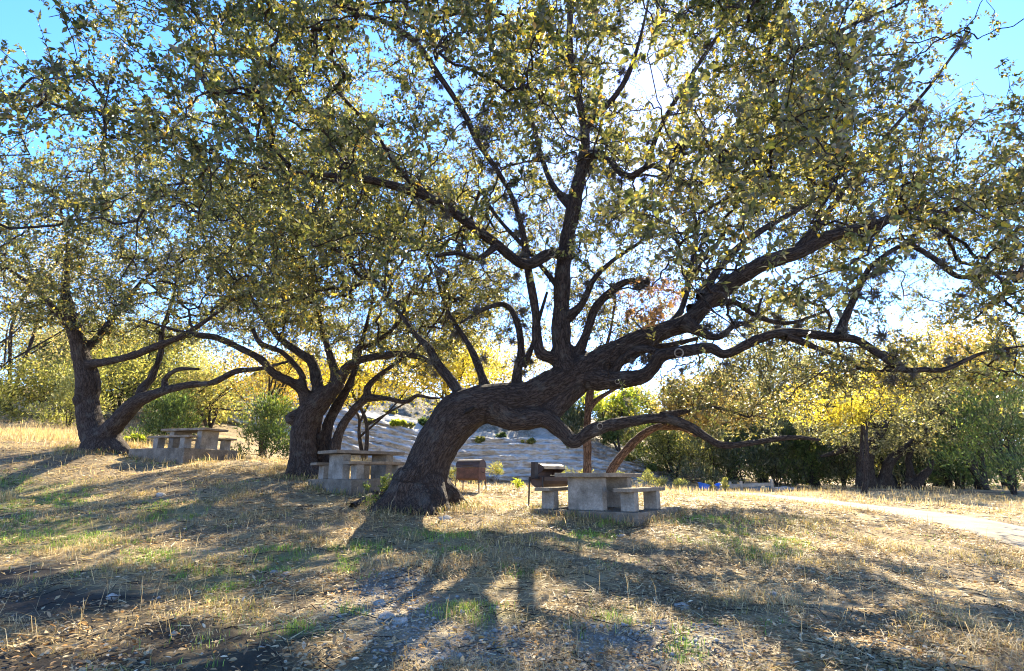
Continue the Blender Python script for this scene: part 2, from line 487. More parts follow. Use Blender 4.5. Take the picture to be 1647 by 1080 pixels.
# ------------------------------------------------------------------ limestone bank behind the trees
def build_bank():
    nx, nv = 300, 130
    xs = np.linspace(-24, 20, nx)
    V = []
    vv = np.linspace(0, 1, nv)
    toph = np.interp(xs, [-24, -14, -6, 2, 6, 10, 14, 20], [3.6, 3.6, 3.5, 3.5, 3.3, 2.2, 0.9, 0.15])
    back = np.interp(xs, [-24, -14, -6, 2, 6, 10, 14, 20], [8.6, 8.4, 7.3, 6.8, 5.4, 3.6, 1.9, 0.4])
    foot_y = np.interp(xs, [-24, -14, 0, 10, 20], [44, 42.5, 41, 43, 46.5])
    foot_z = ground_smooth(xs, foot_y) - 0.4
    nl_ = 8
    for j, v in enumerate(vv):
        if v < 0.6:                                    # layered rock face: thin beds with ledges
            s = v / 0.6
            wav = (noise(np.c_[xs * 0.25, np.zeros(nx), np.zeros(nx)], 1.0, 39) - 0.5) * 0.05
            ss = np.clip(s + wav * (1 - abs(2 * s - 1)), 0, 1)
            q = ss * nl_
            bed = np.floor(q)
            fr = q - bed
            brk = fbm(np.c_[xs * 0.9, bed * 7.3, np.zeros(nx)], 1.0, 31, 3) - 0.5
            yo = 5.4 * (bed / nl_ + np.clip((fr - 0.72) / 0.28, 0, 1) / nl_) + brk * 0.9
            h = s * (toph + 0.4)
            p = np.c_[xs, np.full(nx, s * 5.0), np.zeros(nx)]
            yo = yo - (fbm(p, 2.6, 33, 3) - 0.5) * 0.75 - (fbm(p * np.array([1, 3, 1]), 4.5, 34, 2) - 0.5) * 0.35
            h = h + (fbm(p, 1.9, 37, 2) - 0.5) * 0.10 * min(1, v * 9)
        else:                                          # loose slope above it
            s = (v - 0.6) / 0.4
            p = np.c_[xs, np.full(nx, s * 9.0), np.zeros(nx)]
            h = (toph + 0.4) + s * (back - toph) + (fbm(p, 1.1, 35, 4) - 0.5) * 1.0 * min(1, s * 6 + 0.1)
            yo = np.full(nx, 5.5) + 9.5 * s
        V.append(np.c_[xs, foot_y + yo, foot_z + h])
    V = np.array(V).reshape(-1, 3)
    idx = np.arange(nx * nv).reshape(nv, nx)
    f = np.c_[idx[:-1, :-1].ravel(), idx[:-1, 1:].ravel(), idx[1:, 1:].ravel(), idx[1:, :-1].ravel()]
    vr = np.repeat(vv, nx)
    xr = np.tile(xs, nv)
    tint = np.clip((vr - 0.56) * 8 + (fbm(V, 0.35, 41, 3) - 0.5) * 2.5, 0, 1)
    scree = np.clip((xr - 5.0) / 5 + (fbm(V, 0.3, 43, 3) - 0.5) * 2.0, 0, 1)
    m, n, l = mat_new('bank_limestone')
    b = n['Principled BSDF']
    at = n.new('ShaderNodeAttribute'); at.attribute_name = 'col'
    sep = n.new('ShaderNodeSeparateColor'); l.new(at.outputs['Color'], sep.inputs[0])
    tc = n.new('ShaderNodeTexCoord')
    mp = n.new('ShaderNodeMapping'); mp.inputs['Scale'].default_value = (0.25, 0.5, 3.0); l.new(tc.outputs['Object'], mp.inputs[0])
    a = n.new('ShaderNodeTexNoise'); a.inputs['Scale'].default_value = 1.6; a.inputs['Detail'].default_value = 9; a.inputs['Roughness'].default_value = 0.7
    l.new(mp.outputs[0], a.inputs['Vector'])
    a2 = n.new('ShaderNodeTexNoise'); a2.inputs['Scale'].default_value = 3.0; a2.inputs['Detail'].default_value = 9; a2.inputs['Roughness'].default_value = 0.75
    l.new(tc.outputs['Object'], a2.inputs['Vector'])
    r1 = ramp(n, [(0.34, (0.24, 0.22, 0.18)), (0.44, (0.46, 0.43, 0.37)), (0.52, (0.62, 0.59, 0.52)), (0.58, (0.47, 0.40, 0.28)), (0.64, (0.60, 0.57, 0.50)), (0.70, (0.36, 0.33, 0.27))])
    l.new(a.outputs['Fac'], r1.inputs[0])
    r2 = ramp(n, [(0.36, (0.08, 0.075, 0.05)), (0.5, (0.19, 0.165, 0.115)), (0.62, (0.31, 0.275, 0.21))])
    l.new(a2.outputs['Fac'], r2.inputs[0])
    r3 = ramp(n, [(0.36, (0.12, 0.11, 0.09)), (0.52, (0.24, 0.22, 0.18)), (0.66, (0.42, 0.40, 0.35))])
    l.new(a2.outputs['Fac'], r3.inputs[0])
    q = n.new('ShaderNodeMix'); q.data_type = 'RGBA'; l.new(sep.outputs[0], q.inputs[0]); l.new(r1.outputs[0], q.inputs[6]); l.new(r2.outputs[0], q.inputs[7])
    q2 = n.new('ShaderNodeMix'); q2.data_type = 'RGBA'; l.new(sep.outputs[1], q2.inputs[0]); l.new(q.outputs[2], q2.inputs[6]); l.new(r3.outputs[0], q2.inputs[7])
    q3 = n.new('ShaderNodeMix'); q3.data_type = 'RGBA'; l.new(sep.outputs[2], q3.inputs[0]); l.new(q2.outputs[2], q3.inputs[6]); l.new(r3.outputs[0], q3.inputs[7])
    l.new(q3.outputs[2], b.inputs['Base Color'])
    b.inputs['Roughness'].default_value = 0.95; b.inputs['Specular IOR Level'].default_value = 0.15
    bu = n.new('ShaderNodeBump'); bu.inputs['Strength'].default_value = 0.9; bu.inputs['Distance'].default_value = 0.25
    l.new(a2.outputs['Fac'], bu.inputs['Height']); l.new(bu.outputs[0], b.inputs['Normal'])
    o = link('limestone_bank', np_mesh('limestone_bank', V, [f], np.c_[tint, scree, np.clip(1.4 - vr * 9 + (fbm(V, 1.2, 45, 3) - 0.5) * 2, 0, 1)], smooth=False), m)
    tag(o, 'pale cut limestone bank rising behind the grills', None, None, 'structure')
    return foot_y, V
_, BANKV = build_bank()
def hill_z(x, y):
    """height of the bank or the ground, whichever is on top"""
    d = (BANKV[:, 0] - x) ** 2 + (BANKV[:, 1] - y) ** 2
    i = d.argmin()
    g = gz(x, y)
    return max(g, BANKV[i, 2]) if d[i] < 0.6 else g

# ------------------------------------------------------------------ tubes (trunks, limbs, twigs)
def catmull(pts, n_per):
    """pts (K,D): smooth resample"""
    p = np.vstack([2 * pts[0] - pts[1], pts, 2 * pts[-1] - pts[-2]])
    out = []
    for k in range(1, len(p) - 2):
        t = np.linspace(0, 1, n_per, endpoint=False)[:, None]
        a, b, c, d = p[k - 1], p[k], p[k + 1], p[k + 2]
        out.append(0.5 * (2 * b + (c - a) * t + (2 * a - 5 * b + 4 * c - d) * t ** 2 + (3 * b - a - 3 * c + d) * t ** 3))
    out.append(pts[-1:])
    return np.vstack(out)

def tube(path, rad, sides=10, wobble=0.0, seed=0, cap=True):
    """path (K,3), rad (K,) -> verts, quads, bark coordinates"""
    K = len(path)
    tan = unit(np.gradient(path, axis=0))
    n0 = np.cross(tan[0], [0, 0, 1.0])
    if np.linalg.norm(n0) < 0.1: n0 = np.cross(tan[0], [1.0, 0, 0])
    n0 = n0 / np.linalg.norm(n0)
    N = [n0]
    for k in range(1, K):
        v = N[-1] - tan[k] * (N[-1] @ tan[k])
        N.append(v / max(np.linalg.norm(v), 1e-9))
    N = np.array(N); B = np.cross(tan, N)
    th = np.linspace(0, 2 * np.pi, sides, endpoint=False)
    off = np.cos(th)[None, :, None] * N[:, None] + np.sin(th)[None, :, None] * B[:, None]
    r = np.repeat(rad[:, None], sides, 1)
    V0 = (path[:, None] + off * r[..., None])
    if wobble > 0:
        nz = fbm(V0.reshape(-1, 3), 2.3, seed, 3).reshape(K, sides) - 0.5
        n2 = fbm(V0.reshape(-1, 3), 8.0, seed + 5, 2).reshape(K, sides) - 0.5
        r = r * (1 + wobble * (1.6 * nz + 0.5 * n2))
    V = path[:, None] + off * r[..., None]
    s = np.r_[0, np.cumsum(np.linalg.norm(np.diff(path, axis=0), axis=1))]
    bk = np.stack([np.cos(th)[None] * np.ones((K, 1)) * rad[:, None], np.sin(th)[None] * np.ones((K, 1)) * rad[:, None], np.repeat(s[:, None] * 0.24, sides, 1)], -1)
    idx = np.arange(K * sides).reshape(K, sides)
    nx = np.roll(idx, -1, 1)
    f = np.c_[idx[:-1].ravel(), nx[:-1].ravel(), nx[1:].ravel(), idx[1:].ravel()]
    return V.reshape(-1, 3), f, bk.reshape(-1, 3)

def ribbons(a, b, w):
    d = unit(b - a)
    s_ = unit(np.cross(d, rand_dirs(len(a)))) * w[:, None]
    V = np.stack([a - s_, a + s_, b], 1).reshape(-1, 3)
    i = np.arange(len(a))[:, None] * 3
    return V, i + np.array([[0, 1, 2]]), V * np.array([1, 1, 0.4])

def merge(parts):
    V, Fq, B, o = [], [], [], 0
    for v, f, b in parts:
        V.append(v); Fq.append(f + o); B.append(b); o += len(v)
    return np.vstack(V), np.vstack(Fq), np.vstack(B)

def trace(pts):
    """[(px, py, Y, width_px), ...] -> path (K,3), radius (K,)"""
    a = np.array([np.r_[P(p[0], p[1], p[2]), 0] for p in pts])
    for k, p in enumerate(pts):
        a[k, 3] = p[3] / 2 / F * depth_of(a[k, :3])
    b = catmull(a, 7)
    return b[:, :3], np.maximum(b[:, 3], 0.006)

def remesh_union(name, tubes, voxel, smooth_it=3):
    """one skin over the thick limbs, with smooth crotches"""
    V, Fq, _ = merge(tubes)
    me = np_mesh(name, V, [Fq])
    bm = bmesh.new(); bm.from_mesh(me)
    bmesh.ops.holes_fill(bm, edges=[e for e in bm.edges if e.is_boundary], sides=0)
    bm.to_mesh(me); bm.free()
    o = bpy.data.objects.new(name, me); C.objects.link(o)
    md = o.modifiers.new('r', 'REMESH'); md.mode = 'VOXEL'; md.voxel_size = voxel; md.use_smooth_shade = True
    ms = o.modifiers.new('s', 'SMOOTH'); ms.factor = 0.6; ms.iterations = smooth_it
    dg = bpy.context.evaluated_depsgraph_get()
    me2 = bpy.data.meshes.new_from_object(o.evaluated_get(dg))
    bpy.data.objects.remove(o)
    return me2

def bark_coords(co, skel):
    """nearest skeleton segment -> coordinates that run along the limb"""
    out = np.zeros_like(co); best = np.full(len(co), 1e9); normal = np.zeros_like(co)
    for path, rad in skel:
        s = np.r_[0, np.cumsum(np.linalg.norm(np.diff(path, axis=0), axis=1))]
        tan = unit(np.gradient(path, axis=0))
        lo, hi = path.min(0) - 1.2, path.max(0) + 1.2
        sel = np.where(((co > lo) & (co < hi)).all(1))[0]
        for st in range(0, len(sel), 8000):
            ii = sel[st:st + 8000]
            d = np.linalg.norm(co[ii][:, None] - path[None], axis=2) - rad[None]
            k = d.argmin(1); dm = d[np.arange(len(ii)), k]
            up = dm < best[ii]
            jj = ii[up]; kk = k[up]
            best[jj] = dm[up]
            off = co[jj] - path[kk]
            along = (off * tan[kk]).sum(1)
            radial = off - tan[kk] * along[:, None]
            normal[jj] = unit(radial)
            ref = np.array([0.31, 0.9, 0.3]); n0 = unit(np.cross(tan[kk], ref)); b0 = np.cross(tan[kk], n0)
            out[jj] = np.c_[(radial * n0).sum(1), (radial * b0).sum(1), (s[kk] + along) * 0.24]
    return out, normal

# ------------------------------------------------------------------ leaves
def leaf_geometry(c, axis, nor, L, W, fine):
    """c base points (N,3); returns verts, faces; 4 corners folded on the midrib, or 6 when fine"""
    axis = unit(axis)
    side = unit(np.cross(axis, nor)); up = np.cross(side, axis)
    L = L[:, None]; W = W[:, None]
    if fine:
        bend = up * L * RNG.uniform(-0.12, 0.05, (len(c), 1))
        v = np.stack([c,
                      c + axis * L * 0.32 + side * W * 0.46 + up * W * 0.22 + bend * 0.3,
                      c + axis * L * 0.68 + side * W * 0.42 + up * W * 0.20 + bend * 0.7,
                      c + axis * L + bend * 1.3,
                      c + axis * L * 0.68 - side * W * 0.42 + up * W * 0.20 + bend * 0.7,
                      c + axis * L * 0.32 - side * W * 0.46 + up * W * 0.22 + bend * 0.3], 1)
        i = np.arange(len(c))[:, None] * 6
        f = np.vstack([i + np.array([[0, 3, 2, 1]]), i + np.array([[0, 5, 4, 3]])])
        return v.reshape(-1, 3), f, 6
    v = np.stack([c, c + axis * L * 0.5 + side * W * 0.5 + up * W * 0.18, c + axis * L, c + axis * L * 0.5 - side * W * 0.5 + up * W * 0.18], 1)
    i = np.arange(len(c))[:, None] * 4
    return v.reshape(-1, 3), i + np.array([[0, 3, 2, 1]]), 4

def make_leaves(name, c, axis, nor, L, W, col, mat, parent, near=None):
    VV, FF, CC, o = [], [], [], 0
    groups = [(np.ones(len(c), bool), False)] if near is None else [(near, True), (~near, False)]
    for msk, fine in groups:
        if msk.sum() == 0: continue
        v, f, k = leaf_geometry(c[msk], axis[msk], nor[msk], L[msk], W[msk], fine)
        VV.append(v); FF.append(f + o); CC.append(np.repeat(col[msk], k, 0)); o += len(v)
    ob = link(name, np_mesh(name, np.vstack(VV), FF, np.vstack(CC)), mat, parent)
    return ob

def palette_mix(p, pal, wts, scale=0.35, seed=0, var=0.35, sharp=1.0):
    """pick palette colours; weights modulated by clumpy noise so that tones come in drifts"""
    n = len(p)
    k = len(pal)
    u = np.zeros((n, k))
    for j in range(k):
        u[:, j] = wts[j] * np.exp((fbm(p, scale, seed + 13 * j, 2) - 0.5) * 5.0 * sharp)
    u /= u.sum(1, keepdims=True)
    cs = np.cumsum(u, 1)
    pick = (RNG.random(n)[:, None] > cs).sum(1).clip(0, k - 1)
    return np.array(pal)[pick] * np.exp(RNG.normal(0, var, (n, 1)))

OAK = [(0.065, 0.078, 0.030), (0.105, 0.112, 0.055), (0.15, 0.148, 0.065), (0.36, 0.28, 0.05), (0.24, 0.15, 0.05), (0.135, 0.130, 0.095)]
OAKW = [0.27, 0.26, 0.16, 0.08, 0.02, 0.22]

# ------------------------------------------------------------------ oak builder
def grow_twigs(skel, centres, lift=0.15):
    """joins every leaf cluster to the nearest wood built so far; returns node arrays"""
    P0 = np.vstack([s[0] for s in skel])
    n0 = len(P0)
    seg = 6
    cap = n0 + len(centres) * seg
    pos = np.zeros((cap, 3)); pos[:n0] = P0
    par = np.full(cap, -1); plen = np.zeros(cap)
    cnt = n0
    d0 = np.array([np.min(np.linalg.norm(P0 - c, axis=1)) for c in centres])
    ends = []
    paths = []
    for i in np.argsort(d0):
        c = centres[i]
        d = np.linalg.norm(pos[:cnt] - c, axis=1)
        j = int(np.argmin(d + 0.18 * plen[:cnt]))
        a = pos[j]
        L = d[j]
        # an arching path: leaves the parent, sags or lifts, ends at the cluster
        mid = (a + c) / 2 + np.array([0, 0, lift * L]) + RNG.normal(0, 0.10 * L, 3)
        t = np.linspace(0, 1, seg + 1)[1:, None]
        q = (1 - t) ** 2 * a + 2 * t * (1 - t) * mid + t ** 2 * c
        q[:-1] += RNG.normal(0, 0.035 * L, (seg - 1, 3))
        ids = np.arange(cnt, cnt + seg)
        pos[ids] = q
        par[ids] = np.r_[j, ids[:-1]]
        plen[ids] = plen[j] + L * t[:, 0]
        cnt += seg
        ends.append(ids)
        paths.append((i, j))
    return pos[:cnt], par[:cnt], n0, ends, [p[0] for p in paths]

def twig_mesh(pos, par, n0, leafy, rmin=0.0045, power=0.45, rmax=0.075):
    cnt = len(pos)
    load = np.zeros(cnt)
    load[leafy] = 1
    for i in range(cnt - 1, n0 - 1, -1):
        if par[i] >= 0: load[par[i]] += load[i]
    ids = np.arange(n0, cnt)
    ids = ids[load[ids] > 0]
    r = np.minimum(rmin * np.maximum(load, 1) ** power, rmax)
    a, b = pos[par[ids]], pos[ids]
    ra, rb = np.minimum(np.where(par[ids] < n0, r[ids] * 1.35, r[par[ids]]), r[ids] * 1.8), r[ids]
    return prisms(a, b, ra, rb, 3)

def prisms(a, b, ra, rb, sides):
    d = unit(b - a)
    ref = np.where(np.abs(d[:, 2:3]) < 0.9, np.array([[0, 0, 1.0]]), np.array([[1.0, 0, 0]]))
    n = unit(np.cross(d, ref)); m = np.cross(d, n)
    th = np.linspace(0, 2 * np.pi, sides, endpoint=False)
    off = np.cos(th)[None, :, None] * n[:, None] + np.sin(th)[None, :, None] * m[:, None]
    A = a[:, None] - d[:, None] * ra[:, None, None] * 0.3 + off * ra[:, None, None]
    Bv = b[:, None] + d[:, None] * rb[:, None, None] * 0.3 + off * rb[:, None, None]
    V = np.concatenate([A, Bv], 1).reshape(-1, 3)
    i = np.arange(len(a))[:, None] * (2 * sides)
    f = np.vstack([i + np.array([[k, (k + 1) % sides, sides + (k + 1) % sides, sides + k]]) for k in range(sides)])
    bk = V * np.array([1, 1, 0.4])
    return V, f, bk

def oak(name, label, base, polys, centres, group, leafL, near_d, pal, wts, keep_fn=None, mat='leaf', sprigs=8, lps=14, voxel=0.045,
        thick=0.14, tint=None, seed=0, barkm='bark', spread=0.36, trunk_detail=True, twig_r=0.0045):
    """polys: list of traced wood lines, first the trunk. centres: leaf cluster centres (N,3)."""
    root = empty(name, base, 0, label, 'tree', group)
    inv = np.array(root.location)
    skel = [trace(p) for p in polys]
    big, thin = [], []
    for k, (pa, ra) in enumerate(skel):
        n_big = int((ra > thick).sum()) if ra[0] > thick else 0
        if k == 0: n_big = len(pa)
        if n_big >= 4:
            e = min(len(pa), n_big + 2)
            big.append(tube(pa[:e] - inv, ra[:e], 20, 0.16, seed + k))
            if e < len(pa) - 3:
                thin.append((pa[e - 3:], ra[e - 3:], k))
        else:
            r2 = ra.copy(); m_ = min(8, len(r2)); r2[:m_] *= np.linspace(1.5, 1.0, m_)
            thin.append((pa, r2, k))
    me = remesh_union('trunk', big, voxel)
    co = np.zeros(len(me.vertices) * 3, np.float32); me.vertices.foreach_get('co', co); co = co.reshape(-1, 3).astype(float)
    bk, nr = bark_coords(co, [(p - inv, r) for p, r in skel])
    # plates and furrows along the limb, coarse lumps
    q = bk * np.array([1, 1, 0.9])
    ridge = np.abs(fbm(q, 9.0, seed + 70, 2) - 0.5) * 2
    lump = fbm(co, 1.7, seed + 80, 3) - 0.5
    amp = 0.045 if trunk_detail else 0.018
    co = co + nr * (amp * (ridge - 0.35) + 0.06 * lump)[:, None]
    me.vertices.foreach_set('co', co.astype(np.float32).ravel())
    a = me.attributes.new('bark', 'FLOAT_VECTOR', 'POINT'); a.data.foreach_set('vector', bk.astype(np.float32).ravel())
    me.polygons.foreach_set('use_smooth', np.ones(len(me.polygons), bool))
    me.update()
    me.materials.clear()
    link('trunk', me, M[barkm], root)
    for pa, ra, k in thin:
        # continue to a fine tip
        v, f, b = tube(pa - inv, ra, 9, 0.22, seed + 31 * k)
        o = link('limb', np_mesh('limb', v, [f], smooth=True, vecattr=b), M[barkm], root)
    # leaf clusters
    pos, par, n0, ends, order = grow_twigs(skel, centres)
    E = np.array(ends)
    nc = len(E)
    last = pos[E[:, -1]]; prev = pos[E[:, 2]]
    tdir = unit(last - prev)
    S = nc * sprigs
    ci = np.repeat(np.arange(nc), sprigs)
    tt = RNG.random(S)
    e0 = E[ci, np.minimum(2 + (tt * 4).astype(int), 5)]
    st = pos[e0]
    sd = unit(tdir[ci] * 0.45 + rand_dirs(S) * 0.85 + np.array([0, 0, 0.12]))
    sl = RNG.uniform(0.55, 1.25, S) * spread
    tip = st + sd * sl[:, None]
    keep = np.ones(S, bool)
    if keep_fn is not None:
        keep = RNG.random(S) < keep_fn(tip, sl, lps, leafL)
    live = np.zeros(nc, bool); np.logical_or.at(live, ci[keep], True)
    leafy = E[live][:, -1]
    st, sd, sl, tip = st[keep], sd[keep], sl[keep], tip[keep]
    tv, tf, tb = twig_mesh(pos - inv, par, n0, leafy, twig_r)
    sv, sf, sb = ribbons(st - inv, tip - inv, np.full(len(st), 0.0045 * twig_r / 0.0045))
    V, Fq, Bq = np.vstack([tv, sv]), [tf, sf + len(tv)], np.vstack([tb, sb])
    o = link('twigs', np_mesh('twigs', V, Fq, smooth=True, vecattr=Bq), M[barkm], root)
    o['kind'] = 'stuff'
    # leaves along each sprig
    nl = len(st) * lps
    si = np.repeat(np.arange(len(st)), lps)
    u = np.tile(np.linspace(0.12, 1.0, lps), len(st)) + RNG.uniform(-0.04, 0.04, nl)
    c = st[si] + sd[si] * (sl[si] * u)[:, None]
    ax = unit(sd[si] * 0.55 + rand_dirs(nl) * 0.9)
    nor = unit(np.array([0, 0, 0.75]) + RNG.normal(0, 0.55, (nl, 3)))
    L = leafL * RNG.uniform(0.5, 1.45, nl)
    if keep_fn is not None:
        px, py, _d = project(c)
        L = np.where((px < -60) | (px > 1707) | (py < -60), L * 1.35, L)
    W = L * RNG.uniform(0.40, 0.58, nl)
    col = palette_mix(c, pal, wts, 0.45, seed + 200, 0.28)
    if tint is not None: col = tint(c, col)
    near = depth_of(c) < near_d
    make_leaves('crown', c - inv, ax, nor, L, W, col, M[mat], root, near if near_d > 0 else None)
    return root, skel, nl

# ------------------------------------------------------------------ the great leaning oak
TR = 13.5
MAIN = [
    [(655, 860, 13.4, 190), (664, 822, 13.4, 128), (672, 795, 13.4, 92), (686, 755, 13.4, 74), (708, 708, 13.4, 72), (742, 666, 13.4, 74), (790, 646, 13.3, 60), (850, 640, 13.2, 52), (905, 618, 13.1, 58), (950, 592, 13.0, 54), (1000, 562, 12.7, 38), (1060, 535, 12.4, 31), (1108, 517, 12.2, 29), (1150, 474, 11.9, 28), (1219, 428, 11.5, 28), (1282, 407, 11.2, 24), (1335, 380, 11.0, 21), (1408, 363, 10.7, 17), (1440, 344, 10.5, 14), (1476, 330, 10.3, 11), (1530, 300, 10.0, 7)],
    # root flares
    [(664, 770, 13.2, 60), (640, 800, 13.0, 44), (610, 822, 12.8, 28), (570, 850, 12.5, 12)],
    [(690, 780, 13.2, 56), (702, 805, 13.0, 40), (716, 828, 12.8, 24), (735, 850, 12.5, 12)],
    [(676, 790, 13.1, 54), (668, 815, 12.8, 40), (655, 838, 12.4, 24), (640, 862, 12.1, 12)],
    [(684, 785, 13.2, 50), (690, 815, 12.7, 34), (694, 842, 12.3, 18), (700, 866, 12.0, 10)],
    [(650, 790, 13.5, 50), (622, 806, 13.6, 34), (590, 822, 13.7, 16)],
    [(700, 780, 13.6, 50), (726, 800, 13.9, 34), (750, 815, 14.2, 14)],
    # low limb that dips under the trunk and sweeps right
    [(800, 660, 13.2, 50), (830, 677, 13.0, 34), (876, 674, 12.8, 31), (903, 694, 12.7, 27), (924, 712, 12.6, 22), (955, 692, 12.5, 22), (1005, 680, 12.3, 18), (1065, 673, 12.1, 17), (1105, 685, 12.0, 15), (1135, 703, 11.9, 13), (1160, 716, 11.8, 11), (1200, 714, 11.7, 9), (1270, 704, 11.5, 8), (1320, 708, 11.4, 4)],
    [(1065, 673, 12.1, 14), (1100, 662, 12.3, 8), (1150, 656, 12.6, 6), (1205, 672, 12.8, 3)],
    # web joining the low limb to the fork
    [(880, 672, 12.9, 30), (900, 650, 13.0, 34), (925, 620, 13.0, 40)],
    # second right limb
    [(935, 606, 13.0, 40), (985, 612, 12.6, 30), (1030, 607, 12.2, 28), (1050, 592, 12.0, 24), (1064, 572, 11.8, 22), (1095, 567, 11.6, 21), (1140, 560, 11.4, 17), (1168, 570, 11.3, 15), (1219, 546, 11.1, 15), (1266, 535, 10.9, 14), (1335, 542, 10.6, 14), (1376, 547, 10.4, 13), (1411, 568, 10.2, 12), (1449, 594, 10.0, 11), (1486, 595, 9.8, 9), (1521, 594, 9.7, 8), (1581, 568, 9.5, 5), (1650, 556, 9.3, 3)],
    [(1266, 540, 10.9, 10), (1316, 561, 10.8, 9), (1360, 577, 10.7, 7), (1392, 596, 10.6, 6), (1449, 596, 10.5, 5)],
    [(1345, 546, 10.6, 12), (1367, 495, 10.6, 11), (1392, 442, 10.5, 9), (1408, 423, 10.5, 8), (1455, 395, 10.3, 8), (1502, 416, 10.1, 9), (1540, 445, 10.0, 8), (1581, 442, 9.8, 7), (1640, 438, 9.5, 5)],
    [(1455, 395, 10.3, 8), (1474, 376, 10.2, 6), (1530, 350, 10.0, 4)],
    [(1100, 520, 12.1, 18), (1150, 543, 11.8, 11), (1180, 525, 11.6, 8), (1212, 514, 11.4, 6), (1225, 480, 11.3, 4)],
    [(1110, 500, 12.2, 16), (1145, 490, 12.3, 12), (1181, 486, 12.4, 9), (1219, 510, 12.4, 8), (1270, 520, 12.6, 6), (1330, 500, 12.8, 4)],
    [(1130, 480, 12.0, 16), (1145, 448, 12.2, 14), (1184, 401, 12.4, 11), (1228, 369, 12.6, 10), (1266, 347, 12.8, 8), (1316, 319, 13.0, 6), (1380, 280, 13.2, 4)],
    [(975, 585, 12.7, 20), (1010, 577, 12.9, 14), (1040, 560, 13.2, 13), (1075, 556, 13.4, 10), (1120, 545, 13.8, 7)],
    [(960, 612, 12.9, 20), (985, 600, 12.7, 17), (1000, 580, 12.6, 15), (1030, 562, 12.4, 14), (1064, 568, 12.2, 12)],
    # the upright limb
    [(915, 600, 13.0, 44), (905, 570, 13.0, 34), (903, 500, 13.0, 29), (907, 420, 12.9, 27), (922, 335, 12.7, 24), (937, 262, 12.5, 19), (940, 200, 12.3, 14), (922, 125, 12.0, 13), (916, 50, 11.7, 11), (925, -60, 11.3, 7)],
    [(903, 578, 13.0, 24), (872, 570, 12.9, 19), (864, 545, 12.9, 16), (862, 505, 12.9, 14), (850, 435, 12.8, 13), (840, 370, 12.7, 10), (825, 320, 12.6, 8), (800, 275, 12.4, 8), (768, 228, 12.2, 9), (745, 180, 12.0, 9), (700, 113, 11.5, 10), (667, 67, 11.1, 9), (617, 35, 10.8, 8), (550, 15, 10.4, 7), (480, -30, 10.0, 4)],
    [(910, 412, 12.8, 20), (885, 408, 12.5, 18), (845, 426, 12.2, 18), (800, 395, 11.9, 17), (742, 351, 11.5, 16), (690, 319, 11.1, 15), (625, 297, 10.7, 13), (560, 285, 10.3, 10), (490, 280, 9.9, 7), (430, 272, 9.5, 5), (350, 252, 9.0, 3)],
    [(570, 286, 10.3, 9), (552, 240, 9.9, 9), (517, 200, 9.5, 9), (467, 133, 9.0, 8), (400, 83, 8.5, 6), (327, 13, 8.0, 5), (280, -50, 7.6, 3)],
    [(690, 319, 11.1, 9), (640, 270, 10.6, 7), (600, 210, 10.2, 6), (545, 150, 9.6, 5), (500, 90, 9.2, 3)],
    [(918, 592, 13.0, 24), (942, 540, 13.1, 15), (958, 495, 13.1, 14), (985, 468, 13.0, 13), (1010, 453, 12.9, 11), (1045, 455, 12.8, 7)],
    [(907, 515, 13.0, 14), (935, 490, 12.8, 12), (955, 450, 12.6, 9), (985, 420, 12.4, 7), (1030, 390, 12.1, 5)],
    [(937, 270, 12.5, 14), (950, 247, 12.2, 12), (977, 257, 12.0, 11), (1010, 284, 11.8, 11), (1050, 267, 11.5, 9), (1099, 292, 11.1, 7), (1150, 290, 10.8, 5), (1220, 255, 10.4, 4)],
    [(1040, 270, 11.5, 7), (1060, 210, 11.2, 7), (1100, 140, 10.8, 7), (1160, 50, 10.3, 6), (1197, 0, 10.0, 4)],
    [(1150, 290, 10.8, 6), (1215, 190, 10.0, 7), (1273, 90, 9.6, 8), (1313, 72, 9.4, 8), (1377, 37, 9.1, 6), (1440, 10, 8.8, 3)],
    [(1282, 407, 11.2, 14), (1340, 330, 10.9, 9), (1400, 250, 10.5, 7), (1460, 180, 10.1, 6), (1500, 133, 9.8, 5), (1560, 50, 9.4, 3)],
    [(940, 205, 12.3, 10), (985, 160, 12.0, 9), (1010, 120, 11.7, 8), (1030, 60, 11.4, 5), (1050, -30, 11, 3)],
    # branches off the back of the arch
    [(745, 640, 13.4, 22), (725, 612, 13.6, 17), (705, 588, 13.8, 15), (690, 560, 14.0, 12), (668, 538, 14.2, 9), (640, 500, 14.4, 6), (600, 450, 14.6, 4)],
    [(782, 632, 13.5, 18), (775, 605, 13.6, 14), (762, 571, 13.8, 12), (748, 545, 14.0, 9), (720, 500, 14.2, 6), (700, 440, 14.4, 4)],
    [(832, 628, 13.3, 22), (832, 600, 13.4, 15), (838, 565, 13.4, 13), (832, 520, 13.4, 11), (815, 492, 13.4, 9), (785, 495, 13.3, 7), (740, 520, 13.2, 4)],
    [(840, 590, 13.3, 10), (855, 560, 13.2, 8), (868, 510, 13.1, 6), (880, 470, 13.0, 4)],
    [(905, 470, 12.9, 10), (880, 440, 13.2, 8), (850, 405, 13.5, 7), (800, 350, 14.0, 6), (770, 300, 14.4, 4)],
    [(800, 395, 11.9, 9), (770, 415, 11.6, 8), (735, 408, 11.3, 7), (700, 412, 11.0, 5)],
    [(922, 335, 12.7, 12), (890, 300, 12.9, 10), (870, 250, 13.2, 8), (850, 180, 13.6, 7), (800, 100, 14, 5), (780, 30, 14.2, 3)],
    [(1060, 540, 12.4, 14), (1095, 500, 12.9, 10), (1110, 440, 13.4, 9), (1120, 370, 13.9, 7), (1110, 300, 14.4, 5), (1130, 230, 14.8, 3)],
]

